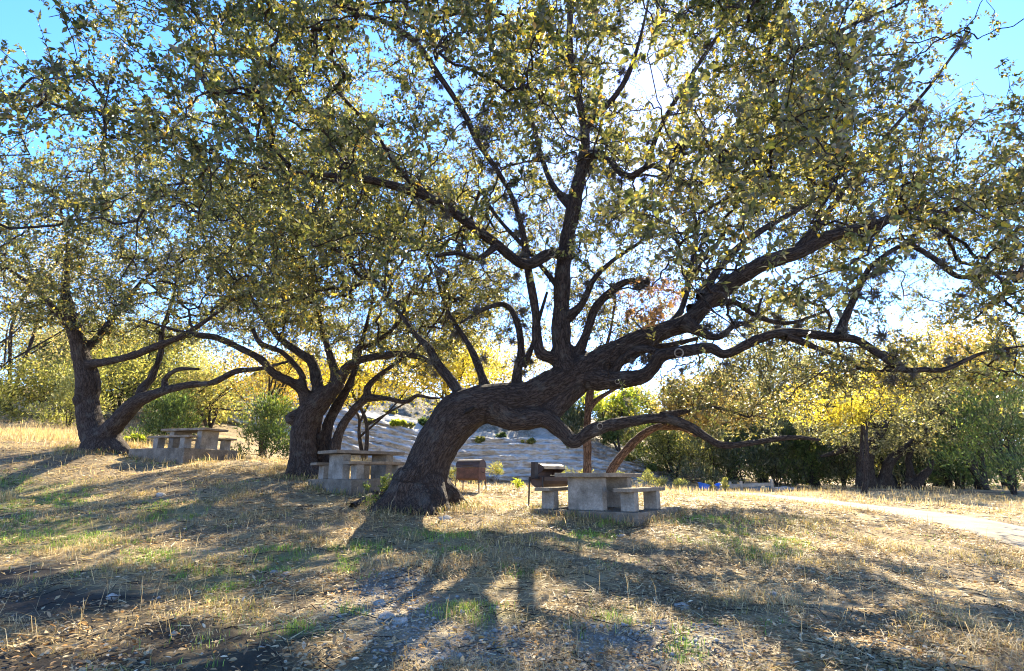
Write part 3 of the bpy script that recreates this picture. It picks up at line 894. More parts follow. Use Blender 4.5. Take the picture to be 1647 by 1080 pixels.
# how much of the sky the big crown hides, on a 100 px grid of the photograph (rows from the top)
COVER = np.array([
    [.10, .45, .40, .78, .92, .88, .82, .74, .84, .86, .62, .84, .90, .78, .50, .34, .12],
    [.78, .82, .66, .76, .84, .88, .74, .68, .84, .84, .55, .88, .96, .92, .55, .10, .40],
    [.25, .50, .80, .90, .88, .92, .82, .74, .80, .84, .78, .88, .96, .96, .88, .62, .78],
    [.10, .30, .50, .65, .80, .85, .76, .62, .74, .80, .80, .88, .90, .90, .85, .92, .96],
    [.10, .20, .30, .40, .60, .72, .78, .64, .58, .66, .76, .78, .80, .80, .30, .60, .75],
    [.0, .0, .05, .10, .25, .45, .55, .60, .48, .42, .50, .58, .64, .68, .55, .55, .55],
    [.0, .0, .0, .0, .0, .0, .10, .15, .0, .0, .22, .55, .55, .45, .36, .18, .10],
    [.0, .0, .0, .0, .0, .0, .0, .0, .0, .0, .0, .08, .05, .0, .0, .0, .0]])

def grid_at(G, px, py):
    gx = np.clip((px - 50) / 100, 0, G.shape[1] - 1.001); gy = np.clip((py - 50) / 100, 0, G.shape[0] - 1.001)
    i, j = gx.astype(int), gy.astype(int)
    fx, fy = gx - i, gy - j
    return G[j, i] * (1 - fx) * (1 - fy) + G[j, i + 1] * fx * (1 - fy) + G[j + 1, i] * (1 - fx) * fy + G[j + 1, i + 1] * fx * fy

# openings in the crown that let the sun through, given by the lit places they make on the ground (px, py, rx, ry, openness)
LIT = [(180, 885, 190, 36, .92), (330, 905, 90, 22, .85), (60, 905, 90, 20, .8), (760, 855, 140, 16, .75), (600, 865, 90, 18, .7), (330, 985, 110, 16, .75),
       (900, 960, 100, 24, .8), (960, 930, 70, 14, .6), (560, 1055, 60, 14, .6), (1150, 860, 130, 10, .7), (1330, 905, 90, 14, .6), (1330, 1000, 130, 22, .6), (1420, 1040, 110, 16, .6),
       (420, 1000, 90, 18, .7), (1560, 960, 90, 22, .6), (1230, 1030, 50, 14, .6), (700, 905, 50, 8, .5), (130, 1040, 110, 10, .6), (1050, 900, 60, 8, .5), (1500, 1000, 90, 16, .5), (600, 960, 70, 14, .5), (1380, 870, 200, 20, .8)]
def sun_open(p):
    """0..1: how open the crown is at p along the sun's ray to the ground"""
    t = np.clip(p[:, 2] - 0.5, 0, 30) / SUN[2]
    q = p - SUN * t[:, None]
    h = ground_smooth(q[:, 0], q[:, 1])
    q = q - SUN * ((q[:, 2] - h) / SUN[2])[:, None]
    px, py, d = project(q)
    w = np.zeros(len(p))
    for a, b, rx, ry, o in LIT:
        py_ok = a < 340 and b < 910
        r = np.sqrt(((px - a) / rx) ** 2 + ((py - b) / ry) ** 2)
        w = np.maximum(w, (0.95 if py_ok else 0.8) * o * np.clip(2.2 - 1.7 * r, 0, 1))
    return w * (d > 2)

CRC, CRR = np.array([1.0, 13.4, 5.2]), np.array([13.0, 10.2, 8.6])
def main_centres(n):
    out = []
    while sum(len(a) for a in out) < n:
        q = RNG.uniform(-1, 1, (60000, 3))
        r = np.linalg.norm(q, axis=1)
        q = q[(r < 1) & (RNG.random(len(r)) < 0.25 + 0.75 * r ** 2)]
        p = CRC + q * CRR
        px, py, d = project(p)
        ok = (p[:, 2] > 2.6) & (d > 3.2)
        ok &= (p[:, 2] > 3.6 - 0.0 * p[:, 0]) | (px > 1000)
        ok &= (np.abs(p[:, 0]) < 0.95 * p[:, 1] + 3)
        p, px, py = p[ok], px[ok], py[ok]
        inside = (px > -60) & (px < 1707) & (py > -60)
        cov = grid_at(COVER, px, py)
        clump = fbm(p, 0.55, 77, 2)
        pr = np.where(inside, np.clip(-np.log(1 - np.minimum(cov, 0.965)) / 2.6, 0, 1), 0.32) * np.clip((clump - 0.36) * 5.0, 0.03, 1)
        pr *= 1 - sun_open(p)
        out.append(p[RNG.random(len(p)) < pr])
    return np.vstack(out)[:n]

def main_keep(tip, sl, lps, leafL):
    px, py, d = project(tip)
    inside = (px > -40) & (px < 1687) & (py > -40)
    cov = np.clip(grid_at(COVER, px, py) + (noise(tip, 0.9, 3) - 0.5) * 0.5 + (noise(tip, 0.35, 4) - 0.5) * 0.3, 0, 0.965)
    cov = np.where(grid_at(COVER, px, py) < 0.03, 0, cov)
    rs = np.hypot(px - 1037, py - 142)
    cov = cov * np.clip((rs - 16) / 70, 0.0, 1) ** 0.6
    tgt = -np.log(1 - cov) * 1.45
    # present optical depth on a 40 px grid
    area = lps * (leafL ** 2 * 0.125) * (F / np.maximum(d, 1)) ** 2
    gx, gy = ((px + 100) / 40).astype(int).clip(0, 47), ((py + 100) / 40).astype(int).clip(0, 31)
    T = np.zeros((32, 48)); np.add.at(T, (gy, gx), area * inside)
    T /= 1600.0
    K = T.copy()
    for ax in (0, 1):
        K = (np.roll(K, 1, ax) + 2 * K + np.roll(K, -1, ax)) / 4
    have = np.maximum(K[gy, gx], 0.05)
    k = np.where(inside, np.clip(tgt / have, 0, 1), 0.42)
    print('kept', k.mean(), 'in frame', inside.mean(), 'wanted/have', np.median((tgt / have)[inside]))
    # the big limbs stay readable from below: few leaves hang in front of them
    for pa, ra in [trace(q) for q in MAIN]:
        if ra.max() < 0.07: continue
        lx, ly, ld = project(pa)
        for x_, y_, d_, r_ in zip(lx[::2], ly[::2], ld[::2], ra[::2]):
            if r_ < 0.05: continue
            rp = r_ / d_ * F + 7
            hit = (np.abs(px - x_) < rp) & (np.abs(py - y_) < rp) & (d < d_ + 0.1)
            k[hit] *= 0.30
    return k * (1 - 0.9 * sun_open(tip))

def main_tint(c, col):
    px, py, d = project(c)
    r = np.sqrt(((px - 1045) / 60) ** 2 + ((py - 485) / 40) ** 2) + RNG.normal(0, 0.15, len(px))
    col = np.where((r < 1)[:, None], np.array([0.20, 0.115, 0.07]) * np.exp(RNG.normal(0, 0.3, (len(px), 1))), col)
    return col

cen = main_centres(6200)
# drooping sprays at the right, under and beyond the long limbs
_dr = []
for (x0, x1, y0, y1, ya, yb, n) in [(1080, 1320, 585, 680, 11.0, 13.5, 95), (1330, 1640, 560, 625, 9.2, 11.5, 80), (1000, 1300, 470, 590, 12.5, 15.5, 110), (620, 860, 440, 560, 13.5, 16.0, 110), (1380, 1560, 600, 660, 10.5, 12.5, 25)]:
    for _ in range(n):
        _dr.append(P(RNG.uniform(x0, x1), RNG.uniform(y0, y1), RNG.uniform(ya, yb)))
cen = np.vstack([cen, np.array(_dr)])
b0 = P(676, 815, 13.4)
oak_root, oak_skel, nl = oak('live_oak', 'huge old live oak with arching trunk leaning right across the picnic ground', (b0[0], b0[1], gz(b0[0], b0[1])), MAIN, cen,
    'live oaks over the picnic ground', 0.060, 4.0, OAK, OAKW, main_keep, 'leaf', 6, 22, 0.052, 0.13, main_tint, 1)
print('main leaves', nl)

# things that belong to the great oak: pruning scars, a hollow, balls of moss
def scar(px, py, Y, rad):
    p = P(px, py, Y) - np.array(oak_root.location)
    bm = bmesh.new()
    bmesh.ops.create_circle(bm, segments=14, radius=rad)
    me = bpy.data.meshes.new('pruning_scar')
    th = np.linspace(0, 2 * np.pi, 16, endpoint=False)
    ring = np.c_[np.cos(th) * rad, np.sin(th) * rad, np.zeros(16)]
    bm.free()
    vv, ff = [], []
    for k in range(16):
        a = th[k]; r0 = np.array([math.cos(a), math.sin(a), 0])
        for j in range(6):
            b = 2 * math.pi * j / 6
            vv.append(ring[k] + r0 * math.cos(b) * rad * 0.17 + np.array([0, 0, math.sin(b) * rad * 0.17]))
    for k in range(16):
        for j in range(6):
            ff.append((k * 6 + j, ((k + 1) % 16) * 6 + j, ((k + 1) % 16) * 6 + (j + 1) % 6, k * 6 + (j + 1) % 6))
    o = link('pruning_scar', np_mesh('pruning_scar', vv, [np.array(ff)], smooth=True), M['scar'], oak_root)
    o.location = p
    d = Vector(np.array([0, 0, CAMZ]) - P(px, py, Y)); d.x += 0.8
    o.rotation_euler = d.to_track_quat('Z', 'Y').to_euler()
scar(1092, 568, 11.42, 0.085); scar(887, 408, 12.32, 0.085); scar(965, 686, 12.33, 0.06); scar(993, 614, 12.3, 0.05)

def blob(name, rad, seed, sub=2, amp=0.4, scale=(1, 1, 1), nscale=1.5):
    bm = bmesh.new()
    bmesh.ops.create_icosphere(bm, subdivisions=sub, radius=1.0)
    co = np.array([v.co for v in bm.verts])
    nn = fbm(co, nscale, seed, 3)
    # planar chips make it read as broken stone
    for v, c, k in zip(bm.verts, co, nn):
        v.co = Vector(c * (1 + amp * (k - 0.5) * 2) * np.array(scale) * rad)
    me = bpy.data.meshes.new(name); bm.to_mesh(me); bm.free()
    return me
hol = link('hollow', blob('hollow', 0.13, 4, 2, 0.2, (1.1, 0.6, 0.45)), M['hollow'], oak_root)
hol.location = P(755, 660, 12.86) - np.array(oak_root.location); hol.rotation_euler = (0, -0.6, 0.2)

def moss_mesh(seed):
    r = np.random.default_rng(seed)
    n = 120
    d = unit(r.normal(size=(n, 3)) + np.array([0, 0, -0.25]))
    L = r.uniform(0.5, 1.0, n) * 0.14
    a = d * 0.015
    mid = d * L[:, None] * 0.6 + r.normal(0, 0.012, (n, 3))
    tip = d * L[:, None] + r.normal(0, 0.03, (n, 3)) + np.array([0, 0, -0.015])
    s = unit(np.cross(d, r.normal(size=(n, 3)))) * 0.005
    V = np.stack([a - s, a + s, mid + s, mid - s, tip], 1).reshape(-1, 3)
    i = np.arange(n)[:, None] * 5
    return np_mesh('ball_moss', V, [i + np.array([[0, 1, 2, 3]]), i + np.array([[3, 2, 4]])])
MOSS = [moss_mesh(k) for k in range(5)]
for m_ in MOSS: m_.materials.append(M['moss'])
_cand = []
for pa, ra in oak_skel:
    for p, r in zip(pa, ra):
        x, y, d = project(p[None])
        if 0.02 < r < 0.14 and 430 < x[0] < 1647 and -20 < y[0] < 600:
            _cand.append((p, r, 3.0 if (620 < x[0] < 1000 and y[0] < 360) else (1.3 if x[0] > 1250 else 0.8)))
_wt = np.array([c[2] for c in _cand]); _wt /= _wt.sum()
for k in RNG.choice(len(_cand), 290, True, _wt):
    p, r, _ = _cand[k]
    o = link('ball_moss', MOSS[int(RNG.integers(5))], None, oak_root)
    q = p + rand_dirs(1)[0] * (r + 0.06) + RNG.normal(0, 0.10, 3) * np.array([1, 1, 1]) - np.array([0, 0, abs(RNG.normal(0, 0.06))])
    o.location = q - np.array(oak_root.location)
    o.rotation_euler = tuple(RNG.uniform(0, 6.28, 3))
    o.scale = (float(RNG.uniform(0.6, 1.7)),) * 3

# ------------------------------------------------------------------ the two oaks on the left
def ell_centres(n, c, r, low=None, seed=5, clumpy=0.30, shell=0.25):
    out = []
    while sum(len(a) for a in out) < n:
        q = RNG.uniform(-1, 1, (20000, 3))
        rr = np.linalg.norm(q, axis=1)
        q = q[(rr < 1) & (RNG.random(len(rr)) < shell + (1 - shell) * rr ** 2)]
        p = c + q * r
        px, py, d = project(p)
        pr = np.clip((fbm(p, 0.6, seed, 2) - clumpy) * 4.0, 0.03, 1)
        if low is not None: pr *= (py < np.interp(px, low[0], low[1]) + RNG.normal(0, 14, len(px)))
        pr *= 1 - sun_open(p)
        out.append(p[RNG.random(len(p)) < pr])
    return np.vstack(out)[:n]

T2 = [
    [(488, 800, 19, 90), (488, 770, 19, 60), (488, 735, 19, 42), (488, 694, 19, 39), (500, 662, 19, 40), (520, 640, 18.9, 34), (540, 622, 18.8, 24), (551, 604, 18.7, 18), (564, 586, 18.5, 15), (605, 574, 18.2, 13), (652, 570, 17.8, 13), (690, 580, 17.5, 8)],
    [(500, 668, 19, 30), (490, 635, 18.8, 20), (476, 619, 18.6, 16), (441, 602, 18.2, 15), (419, 578, 18.0, 14), (385, 560, 17.7, 12), (350, 544, 17.4, 10), (311, 538, 17.1, 8), (284, 532, 16.9, 5), (230, 515, 16.6, 3)],
    [(515, 645, 19, 26), (510, 615, 19.2, 19), (502, 584, 19.3, 17), (479, 565, 19.4, 14), (455, 549, 19.5, 11), (430, 520, 19.7, 8), (405, 480, 20, 5)],
    [(488, 625, 18.8, 14), (486, 605, 18.7, 10), (474, 587, 18.6, 9), (452, 566, 18.5, 8), (420, 553, 18.3, 9), (406, 530, 18.2, 6)],
    [(535, 630, 18.8, 24), (539, 603, 18.9, 16), (529, 565, 19.0, 13), (520, 537, 19.1, 10), (510, 490, 19.3, 7), (500, 430, 19.5, 4)],
    [(555, 600, 18.7, 14), (572, 580, 18.9, 12), (576, 560, 19.0, 10), (601, 552, 19.2, 8), (640, 520, 19.4, 6), (660, 470, 19.6, 4)],
    [(484, 740, 19, 40), (468, 768, 18.6, 24), (450, 785, 18.2, 12)],
    [(490, 740, 19, 40), (504, 768, 18.6, 24), (518, 786, 18.2, 12)],
    [(460, 675, 18.9, 14), (472, 672, 18.9, 22), (490, 668, 19, 26)],
    [(516, 758, 19.6, 26), (520, 730, 19.6, 21), (529, 681, 19.6, 18), (548, 644, 19.5, 16), (562, 618, 19.4, 13), (571, 593, 19.4, 10), (585, 540, 19.3, 7), (600, 480, 19.3, 4)],
    [(536, 758, 19.4, 22), (538, 729, 19.4, 19), (548, 690, 19.4, 16), (570, 659, 19.3, 14), (590, 638, 19.2, 13), (591, 625, 19.2, 11), (603, 610, 19.1, 9), (633, 587, 19.0, 7), (670, 560, 18.9, 5), (700, 520, 18.8, 3)],
    [(590, 640, 19.2, 10), (620, 641, 19.0, 8), (652, 647, 18.8, 7), (671, 637, 18.7, 6), (695, 641, 18.6, 4), (715, 640, 18.5, 2)],
    [(510, 752, 20, 14), (509, 720, 20, 12), (513, 680, 20, 11), (520, 650, 19.8, 11)],
]
c2 = ell_centres(1750, P(560, 440, 18.6) + np.array([0, 2.2, 0.7]), np.array([5.6, 7.6, 3.8]), ([280, 400, 520, 640, 700, 800], [545, 545, 560, 560, 600, 590]), 15)
_b = P(488, 764, 19)
oak2, sk2, nl2 = oak('live_oak', 'live oak with a cluster of upright trunks behind the middle picnic table', (_b[0], _b[1], gz(_b[0], _b[1])), T2, c2, 'live oaks over the picnic ground',
    0.090, 0, OAK, [0.30, 0.30, 0.18, 0.10, 0.02, 0.10], None, 'leaf', 6, 13, 0.06, 0.11, None, 300, 'bark', 0.5, True, 0.006)

T3 = [
    [(163, 752, 22, 100), (163, 730, 22, 68), (160, 712, 22, 52), (148, 687, 22, 38), (140, 645, 22, 33), (142, 613, 21.9, 33), (131, 578, 21.8, 27), (124, 545, 21.6, 24), (112, 505, 21.4, 20), (105, 460, 21.2, 13), (110, 400, 21, 8), (100, 350, 20.8, 4)],
    [(122, 641, 21.8, 16), (128, 644, 21.8, 22), (140, 650, 22, 26)],
    [(158, 705, 22, 40), (135, 728, 21.6, 24), (110, 745, 21.2, 12)],
    [(170, 705, 22, 40), (196, 726, 21.6, 24), (220, 742, 21.2, 12)],
    [(160, 715, 21.9, 40), (170, 702, 21.8, 32), (193, 675, 21.5, 27), (222, 646, 21.2, 23), (258, 631, 20.8, 15), (305, 619, 20.3, 12), (341, 616, 20, 10), (379, 598, 19.6, 9), (420, 593, 19.3, 6), (470, 580, 19, 3)],
    [(222, 644, 21.2, 17), (230, 625, 21.4, 15), (246, 604, 21.6, 12), (258, 569, 21.8, 10), (262, 530, 22, 7), (280, 480, 22.2, 4)],
    [(143, 586, 21.7, 15), (178, 581, 21.2, 13), (222, 569, 20.6, 13), (260, 554, 20.1, 12), (292, 541, 19.8, 9), (340, 510, 19.4, 6), (390, 470, 19, 3)],
    [(266, 628, 20.7, 12), (266, 610, 20.7, 9), (285, 595, 20.5, 7), (320, 594, 20.2, 4)],
    [(130, 570, 21.8, 14), (160, 540, 22.2, 12), (190, 500, 22.6, 9), (230, 450, 23, 5)],
    [(124, 545, 21.6, 14), (90, 500, 21.2, 11), (50, 460, 20.8, 8), (10, 430, 20.4, 5)],
]
c3 = ell_centres(1600, P(165, 425, 20.8) + np.array([0.3, 2.4, 0.8]), np.array([6.8, 7.6, 4.0]), ([-200, 0, 100, 200, 300, 420], [520, 520, 535, 540, 545, 560]), 25)
_b = P(163, 722, 22)
oak3, sk3, nl3 = oak('live_oak', 'forked live oak at the left with one trunk leaning right beside the far picnic table', (_b[0], _b[1], gz(_b[0], _b[1])), T3, c3, 'live oaks over the picnic ground',
    0.098, 0, OAK, [0.32, 0.30, 0.16, 0.06, 0.02, 0.14], None, 'leaf', 6, 13, 0.065, 0.11, None, 400, 'bark', 0.55, True, 0.007)
print('oak 2, 3 leaves', nl2, nl3)

# ------------------------------------------------------------------ slender trees behind the right table
SA = [[(944, 782, 17, 17), (945, 740, 17, 14), (944, 690, 17, 13), (948, 640, 17, 12), (960, 590, 17, 9), (980, 540, 17, 6), (990, 480, 17.2, 4)],
      [(947, 655, 17, 9), (962, 642, 17, 7), (990, 625, 16.9, 6), (1030, 600, 16.8, 4)]]
SB = [[(974, 790, 17.6, 18), (985, 755, 17.6, 15), (1010, 722, 17.5, 14), (1040, 695, 17.3, 13), (1075, 680, 17.1, 10), (1110, 660, 16.9, 8), (1150, 650, 16.7, 5), (1200, 640, 16.5, 3)],
      [(1060, 686, 17.2, 8), (1095, 690, 17.3, 7), (1120, 702, 17.4, 4)]]
ca = ell_centres(110, P(985, 505, 17), np.array([1.8, 1.8, 1.3]), None, 41)
cb = ell_centres(190, P(1165, 645, 16.8), np.array([2.0, 1.6, 0.8]), None, 42)
BRN = [(0.20, 0.17, 0.09), (0.28, 0.22, 0.11), (0.30, 0.23, 0.10), (0.14, 0.14, 0.065)]
_b = P(944, 782, 17)
oak('slender_tree', 'slender straight trunk standing upright behind the right picnic table', (_b[0], _b[1], gz(_b[0], _b[1])), SA, ca, None, 0.085, 0, OAK, OAKW, None, 'leaf', 6, 9, 0.035, 0.2, None, 500, 'bark_red', 0.4, False, 0.006)
_b = P(974, 790, 17.6)
oak('slender_tree', 'slender reddish trunk leaning sharply right behind the right picnic table', (_b[0], _b[1], gz(_b[0], _b[1])), SB, cb, None, 0.085, 0, BRN, [.4, .3, .2, .2], None, 'leaf', 6, 9, 0.035, 0.2, None, 520, 'bark_red', 0.45, False, 0.006)

# ------------------------------------------------------------------ background trees and shrubs
PAL = {
    'gold': ([(0.52, 0.43, 0.06), (0.46, 0.34, 0.05), (0.38, 0.34, 0.06), (0.22, 0.21, 0.05)], [.4, .15, .3, .15]),
    'orange': ([(0.42, 0.30, 0.06), (0.34, 0.23, 0.07), (0.34, 0.29, 0.09), (0.18, 0.165, 0.06)], [.35, .2, .3, .2]),
    'tan': ([(0.33, 0.26, 0.14), (0.38, 0.32, 0.19), (0.24, 0.21, 0.11), (0.17, 0.16, 0.08)], [.3, .3, .25, .15]),
    'silver': ([(0.22, 0.22, 0.14), (0.30, 0.29, 0.20), (0.15, 0.155, 0.08), (0.30, 0.26, 0.12)], [.35, .25, .3, .1]),
    'olive': ([(0.17, 0.175, 0.06), (0.25, 0.24, 0.08), (0.12, 0.13, 0.045), (0.32, 0.28, 0.10)], [.35, .3, .25, .15]),
    'lime': ([(0.32, 0.38, 0.05), (0.40, 0.42, 0.07), (0.22, 0.27, 0.05)], [.4, .35, .25]),
    'juniper': ([(0.075, 0.115, 0.042), (0.11, 0.15, 0.05), (0.16, 0.18, 0.06), (0.055, 0.08, 0.035)], [.35, .3, .2, .2]),
    'dark': ([(0.09, 0.10, 0.055), (0.125, 0.13, 0.07), (0.065, 0.075, 0.04), (0.19, 0.165, 0.10)], [.35, .3, .25, .15]),
    'sunny': ([(0.24, 0.24, 0.09), (0.33, 0.31, 0.13), (0.16, 0.18, 0.07), (0.30, 0.25, 0.13)], [.3, .3, .25, .15]),
}
_bgk = [0]
def bg_tree(name, label, cat, px, Y, top, width, kind, style='oak', group=None, low=None, stems=3, n=8000, leaf=None, lean=0.0, depth=0.8, onhill=False, clump=None):
    _bgk[0] += 1
    sd = 1000 + 37 * _bgk[0]
    g = P(px, 768, Y)
    x, y = g[0], Y
    z0 = hill_z(x, y) if onhill else gz(x, y)
    tp = P(px, top, Y)
    k = depth_of(tp) / F
    H = max(tp[2] - z0, 0.5)
    rx = width * k / 2
    zb = (P(px, low, Y)[2] - z0) if low else (0.08 * H if style in ('juniper', 'shrub', 'weed') else 0.35 * H)
    zb = max(zb, 0.02)
    root = empty(name, (x, y, z0 - 0.05), 0, label, cat, group)
    ry = rx * depth
    cz, rz = (zb + H) / 2, (H - zb) / 2
    nc = clump or int(np.clip(n / 260, 8, 46))
    # clumps sit towards the outside of the crown; junipers narrow upwards
    q = rand_dirs(nc) * (RNG.random((nc, 1)) ** 0.4) * 0.78
    cc = q * np.array([rx, ry, rz]) + np.array([lean * rx, 0, cz])
    if style == 'shrub':
        cc[:, 2] = np.maximum(cc[:, 2], 0) * 0.9
    if style == 'juniper':
        tt = (np.arange(nc) + 0.5) / nc
        aa = RNG.uniform(0, 6.28, nc); rr = np.sqrt(RNG.random(nc)) * (1.0 - 0.72 * tt ** 1.3) * 0.85
        cc = np.c_[np.cos(aa) * rr * rx, np.sin(aa) * rr * ry, zb + (H - zb) * (0.12 + 0.80 * tt) * RNG.uniform(0.85, 1.1, nc)]
    cr = np.exp(RNG.uniform(math.log(0.17), math.log(0.50), nc)) * min(rx, rz * 1.5) * (1.15 if style != 'oak' else 1.0)
    L0 = leaf or np.clip(0.0042 * Y, 0.055, 0.20)
    # wood
    parts = []
    r0 = max(0.02, 0.017 * H) * (1 if style == 'oak' else 0.45)
    for s in range(stems):
        a0 = RNG.uniform(0, 6.28)
        b_ = np.array([math.cos(a0), math.sin(a0), 0]) * r0 * (1.4 if stems > 1 else 0)
        e = cc[RNG.integers(nc)] * np.array([0.75, 0.75, 0.9])
        m1 = b_ + (e - b_) * 0.35 + np.array([RNG.normal(0, .08) * H * .5, RNG.normal(0, .08) * H * .5, 0.08 * H])
        m2 = b_ + (e - b_) * 0.7 + np.array([RNG.normal(0, .06) * H * .5, 0, 0.05 * H])
        pth = catmull(np.array([b_ - [0, 0, 0.1], m1, m2, e]), 5)
        parts.append(tube(pth, np.linspace(r0, r0 * 0.3, len(pth)), 7, 0.2, sd + s))
        for t_ in (5, 8, 11):
            w = cc[RNG.integers(nc)]
            pp = catmull(np.array([pth[t_], pth[t_] * 0.5 + w * 0.5 + rand_dirs(1)[0] * 0.06 * H, w]), 4)
            parts.append(tube(pp, np.linspace(r0 * 0.5, r0 * 0.12, len(pp)), 5, 0.1, sd + s))
    v, f, b = merge(parts)
    link('trunk' if style != 'weed' else 'stem', np_mesh('trunk', v, [f], smooth=True, vecattr=b), M['bark_far'], root)
    # foliage
    n = int(n * 0.8)
    ci = RNG.integers(nc, size=n)
    vol = cr[ci]
    d = rand_dirs(n)
    p = cc[ci] + d * (vol * RNG.random(n) ** 0.45)[:, None] * np.array([1.15, 1.1, 0.85])
    if style in ('juniper', 'weed'):
        ax = unit(d * 0.6 + np.array([0, 0, 0.7]) + RNG.normal(0, 0.35, (n, 3)))
        L = L0 * RNG.uniform(0.9, 2.0, n); W = L * RNG.uniform(0.22, 0.36, n)
    else:
        ax = unit(rand_dirs(n) + d * 0.4)
        L = L0 * RNG.uniform(0.7, 1.4, n); W = L * RNG.uniform(0.45, 0.65, n)
    nor = unit(np.array([0, 0, 0.6]) + RNG.normal(0, 0.7, (n, 3)))
    p[:, 2] = np.maximum(p[:, 2], 0.05)
    pal, w = PAL[kind]
    col = palette_mix(p + np.array([x, y, 0]), pal, w, 0.5, sd, 0.3)
    make_leaves('crown' if style != 'weed' else 'foliage', p, ax, nor, L, W, col, M['needle'] if style in ('juniper', 'weed') else M['leaf_far'], root)
    return root

GW = 'woodland trees behind the clearing'
GJ = 'juniper bushes on the edge of the clearing'
# left
bg_tree('oak_tree', 'tall pale tan oak at the far left rising over the bushes', 'tree', -10, 34, 275, 330, 'tan', 'shrub', GW, 700, 4, 20000)
bg_tree('shrub', 'broad olive shrub on the grassy crest at the left edge', 'shrub', 45, 34, 562, 210, 'olive', 'shrub', GW, 700, 4, 10000)
bg_tree('juniper_bush', 'sunlit yellow-green bush left of the forked oak', 'bush', 95, 31, 590, 110, 'sunny', 'juniper', GJ, 700, 4, 6000)
bg_tree('oak_tree', 'olive tree behind the trunk of the forked left oak', 'tree', 175, 38, 525, 190, 'olive', 'oak', GW, 690, 3, 8000)
bg_tree('juniper_bush', 'bright green juniper between the forked oak and the far picnic table', 'bush', 252, 31, 632, 120, 'juniper', 'juniper', GJ, 722, 4, 7000)
bg_tree('shrub', 'small lime green shrub right of the forked oak base', 'shrub', 213, 27, 702, 46, 'lime', 'shrub', None, 722, 3, 1200)
bg_tree('oak_tree', 'pale yellow oak behind the far picnic table', 'tree', 325, 40, 530, 210, 'sunny', 'oak', GW, 705, 3, 9000)
bg_tree('oak_tree', 'golden orange oak left of the clustered trunks', 'tree', 420, 36, 515, 200, 'orange', 'oak', GW, 690, 3, 10000)
bg_tree('juniper_bush', 'feathery green juniper right of the far picnic table', 'bush', 425, 25.5, 628, 120, 'juniper', 'juniper', GJ, 752, 5, 7500)
bg_tree('juniper_bush', 'low grey-green bush beyond the left grass crest', 'bush', -60, 30, 600, 150, 'olive', 'juniper', GJ, 700, 4, 5000)
# centre
bg_tree('oak_tree', 'bright golden oak glowing behind the clustered trunks', 'tree', 590, 34, 525, 290, 'gold', 'oak', GW, 672, 2, 17000, None, 0.1)
bg_tree('oak_tree', 'golden oak whose crown shows above the arch of the leaning trunk', 'tree', 705, 37, 510, 250, 'gold', 'oak', GW, 655, 2, 15000, None, 0.15)
bg_tree('oak_tree', 'tawny oak with its crown behind the upright limb', 'tree', 815, 56, 545, 220, 'orange', 'oak', GW, 640, 2, 10000, None, 0, 0.8, True)
for (px, Y, top, w, k, lab) in [(600, 52, 655, 70, 'juniper', 'green bush on the scree left of the leaning trunk'), (650, 54, 640, 60, 'olive', 'olive bush at the top of the scree slope'),
        (540, 50, 650, 80, 'olive', 'olive bush on the bank behind the clustered trunks'), (637, 47, 690, 34, 'lime', 'small fresh green bush halfway up the scree'), (735, 54, 628, 90, 'juniper', 'juniper on the bank top behind the arching trunk'),
        (800, 55, 618, 90, 'dark', 'dark bush on the bank top under the arch'), (870, 55, 612, 110, 'juniper', 'green juniper on the bank top below the fork'),
        (690, 49, 668, 44, 'juniper', 'small green bush beside the leaning trunk on the bank')]:
    bg_tree('hill_shrub', lab, 'shrub', px, Y, top, w, k, 'shrub', 'bushes on the limestone bank', None, 3, 3000, None, 0, 0.8, True)
for (px, Y, top, w, k, lab, n) in [(945, 52, 625, 120, 'juniper', 'dense juniper on the slope left of the slender trunks', 6000), (1000, 50, 640, 110, 'dark', 'dark juniper on the slope between the slender trunks', 6000),
        (1060, 49, 668, 120, 'juniper', 'green juniper on the falling slope right of the slender trunks', 6000), (1115, 50, 690, 120, 'dark', 'dark juniper where the limestone slope runs out', 6000),
        (1010, 62, 640, 160, 'juniper', 'juniper high on the hill behind the lime tree', 5000),
        (885, 50, 636, 90, 'juniper', 'juniper under the fork at the left end of the slope trees', 4500), (925, 49, 655, 80, 'dark', 'dark juniper left of the straight slender trunk', 4500), (972, 48.5, 676, 70, 'juniper', 'low juniper between the slender trunks', 4000)]:
    bg_tree('juniper_tree', lab, 'tree', px, Y, top, w, k, 'juniper', 'junipers on the slope', None, 3, n, None, 0, 0.8, True)
for k, (px, Y, top, w, kd, where) in enumerate([(590, 46.5, 712, 30, 'olive', 'low on the rock face left of the leaning trunk'), (655, 47, 700, 24, 'sunny', 'on the ledge just left of the leaning trunk'), (770, 46, 716, 26, 'olive', 'under the arch left of the low limb'),
        (805, 46.5, 705, 22, 'juniper', 'on the upper ledge under the arch'), (850, 45.5, 722, 28, 'olive', 'on the middle ledge above the open grill'), (915, 46, 716, 24, 'sunny', 'left of the straight slender trunk'),
        (1010, 46.5, 728, 26, 'olive', 'between the slender trunks'), (1050, 46, 742, 24, 'juniper', 'right of the leaning slender trunk'), (625, 50, 668, 36, 'olive', 'high on the scree'), (705, 51, 655, 34, 'dark', 'at the top of the scree beside the leaning trunk'),
        (775, 52, 642, 60, 'olive', 'on the ridge under the arch'), (585, 51, 660, 50, 'dark', 'on the ridge behind the clustered trunks')]):
    bg_tree('ledge_shrub', 'scrubby bush on the limestone bank ' + where, 'shrub', px, Y, top, w, kd, 'shrub', 'scrub on the ledges of the limestone bank', None, 3, 1100, 0.13, 0, 0.8, True)
bg_tree('oak_tree', 'lime yellow tree lit up behind the slender trunks', 'tree', 1000, 48, 605, 130, 'lime', 'oak', GW, 672, 2, 6000, None, 0, 0.8, True)
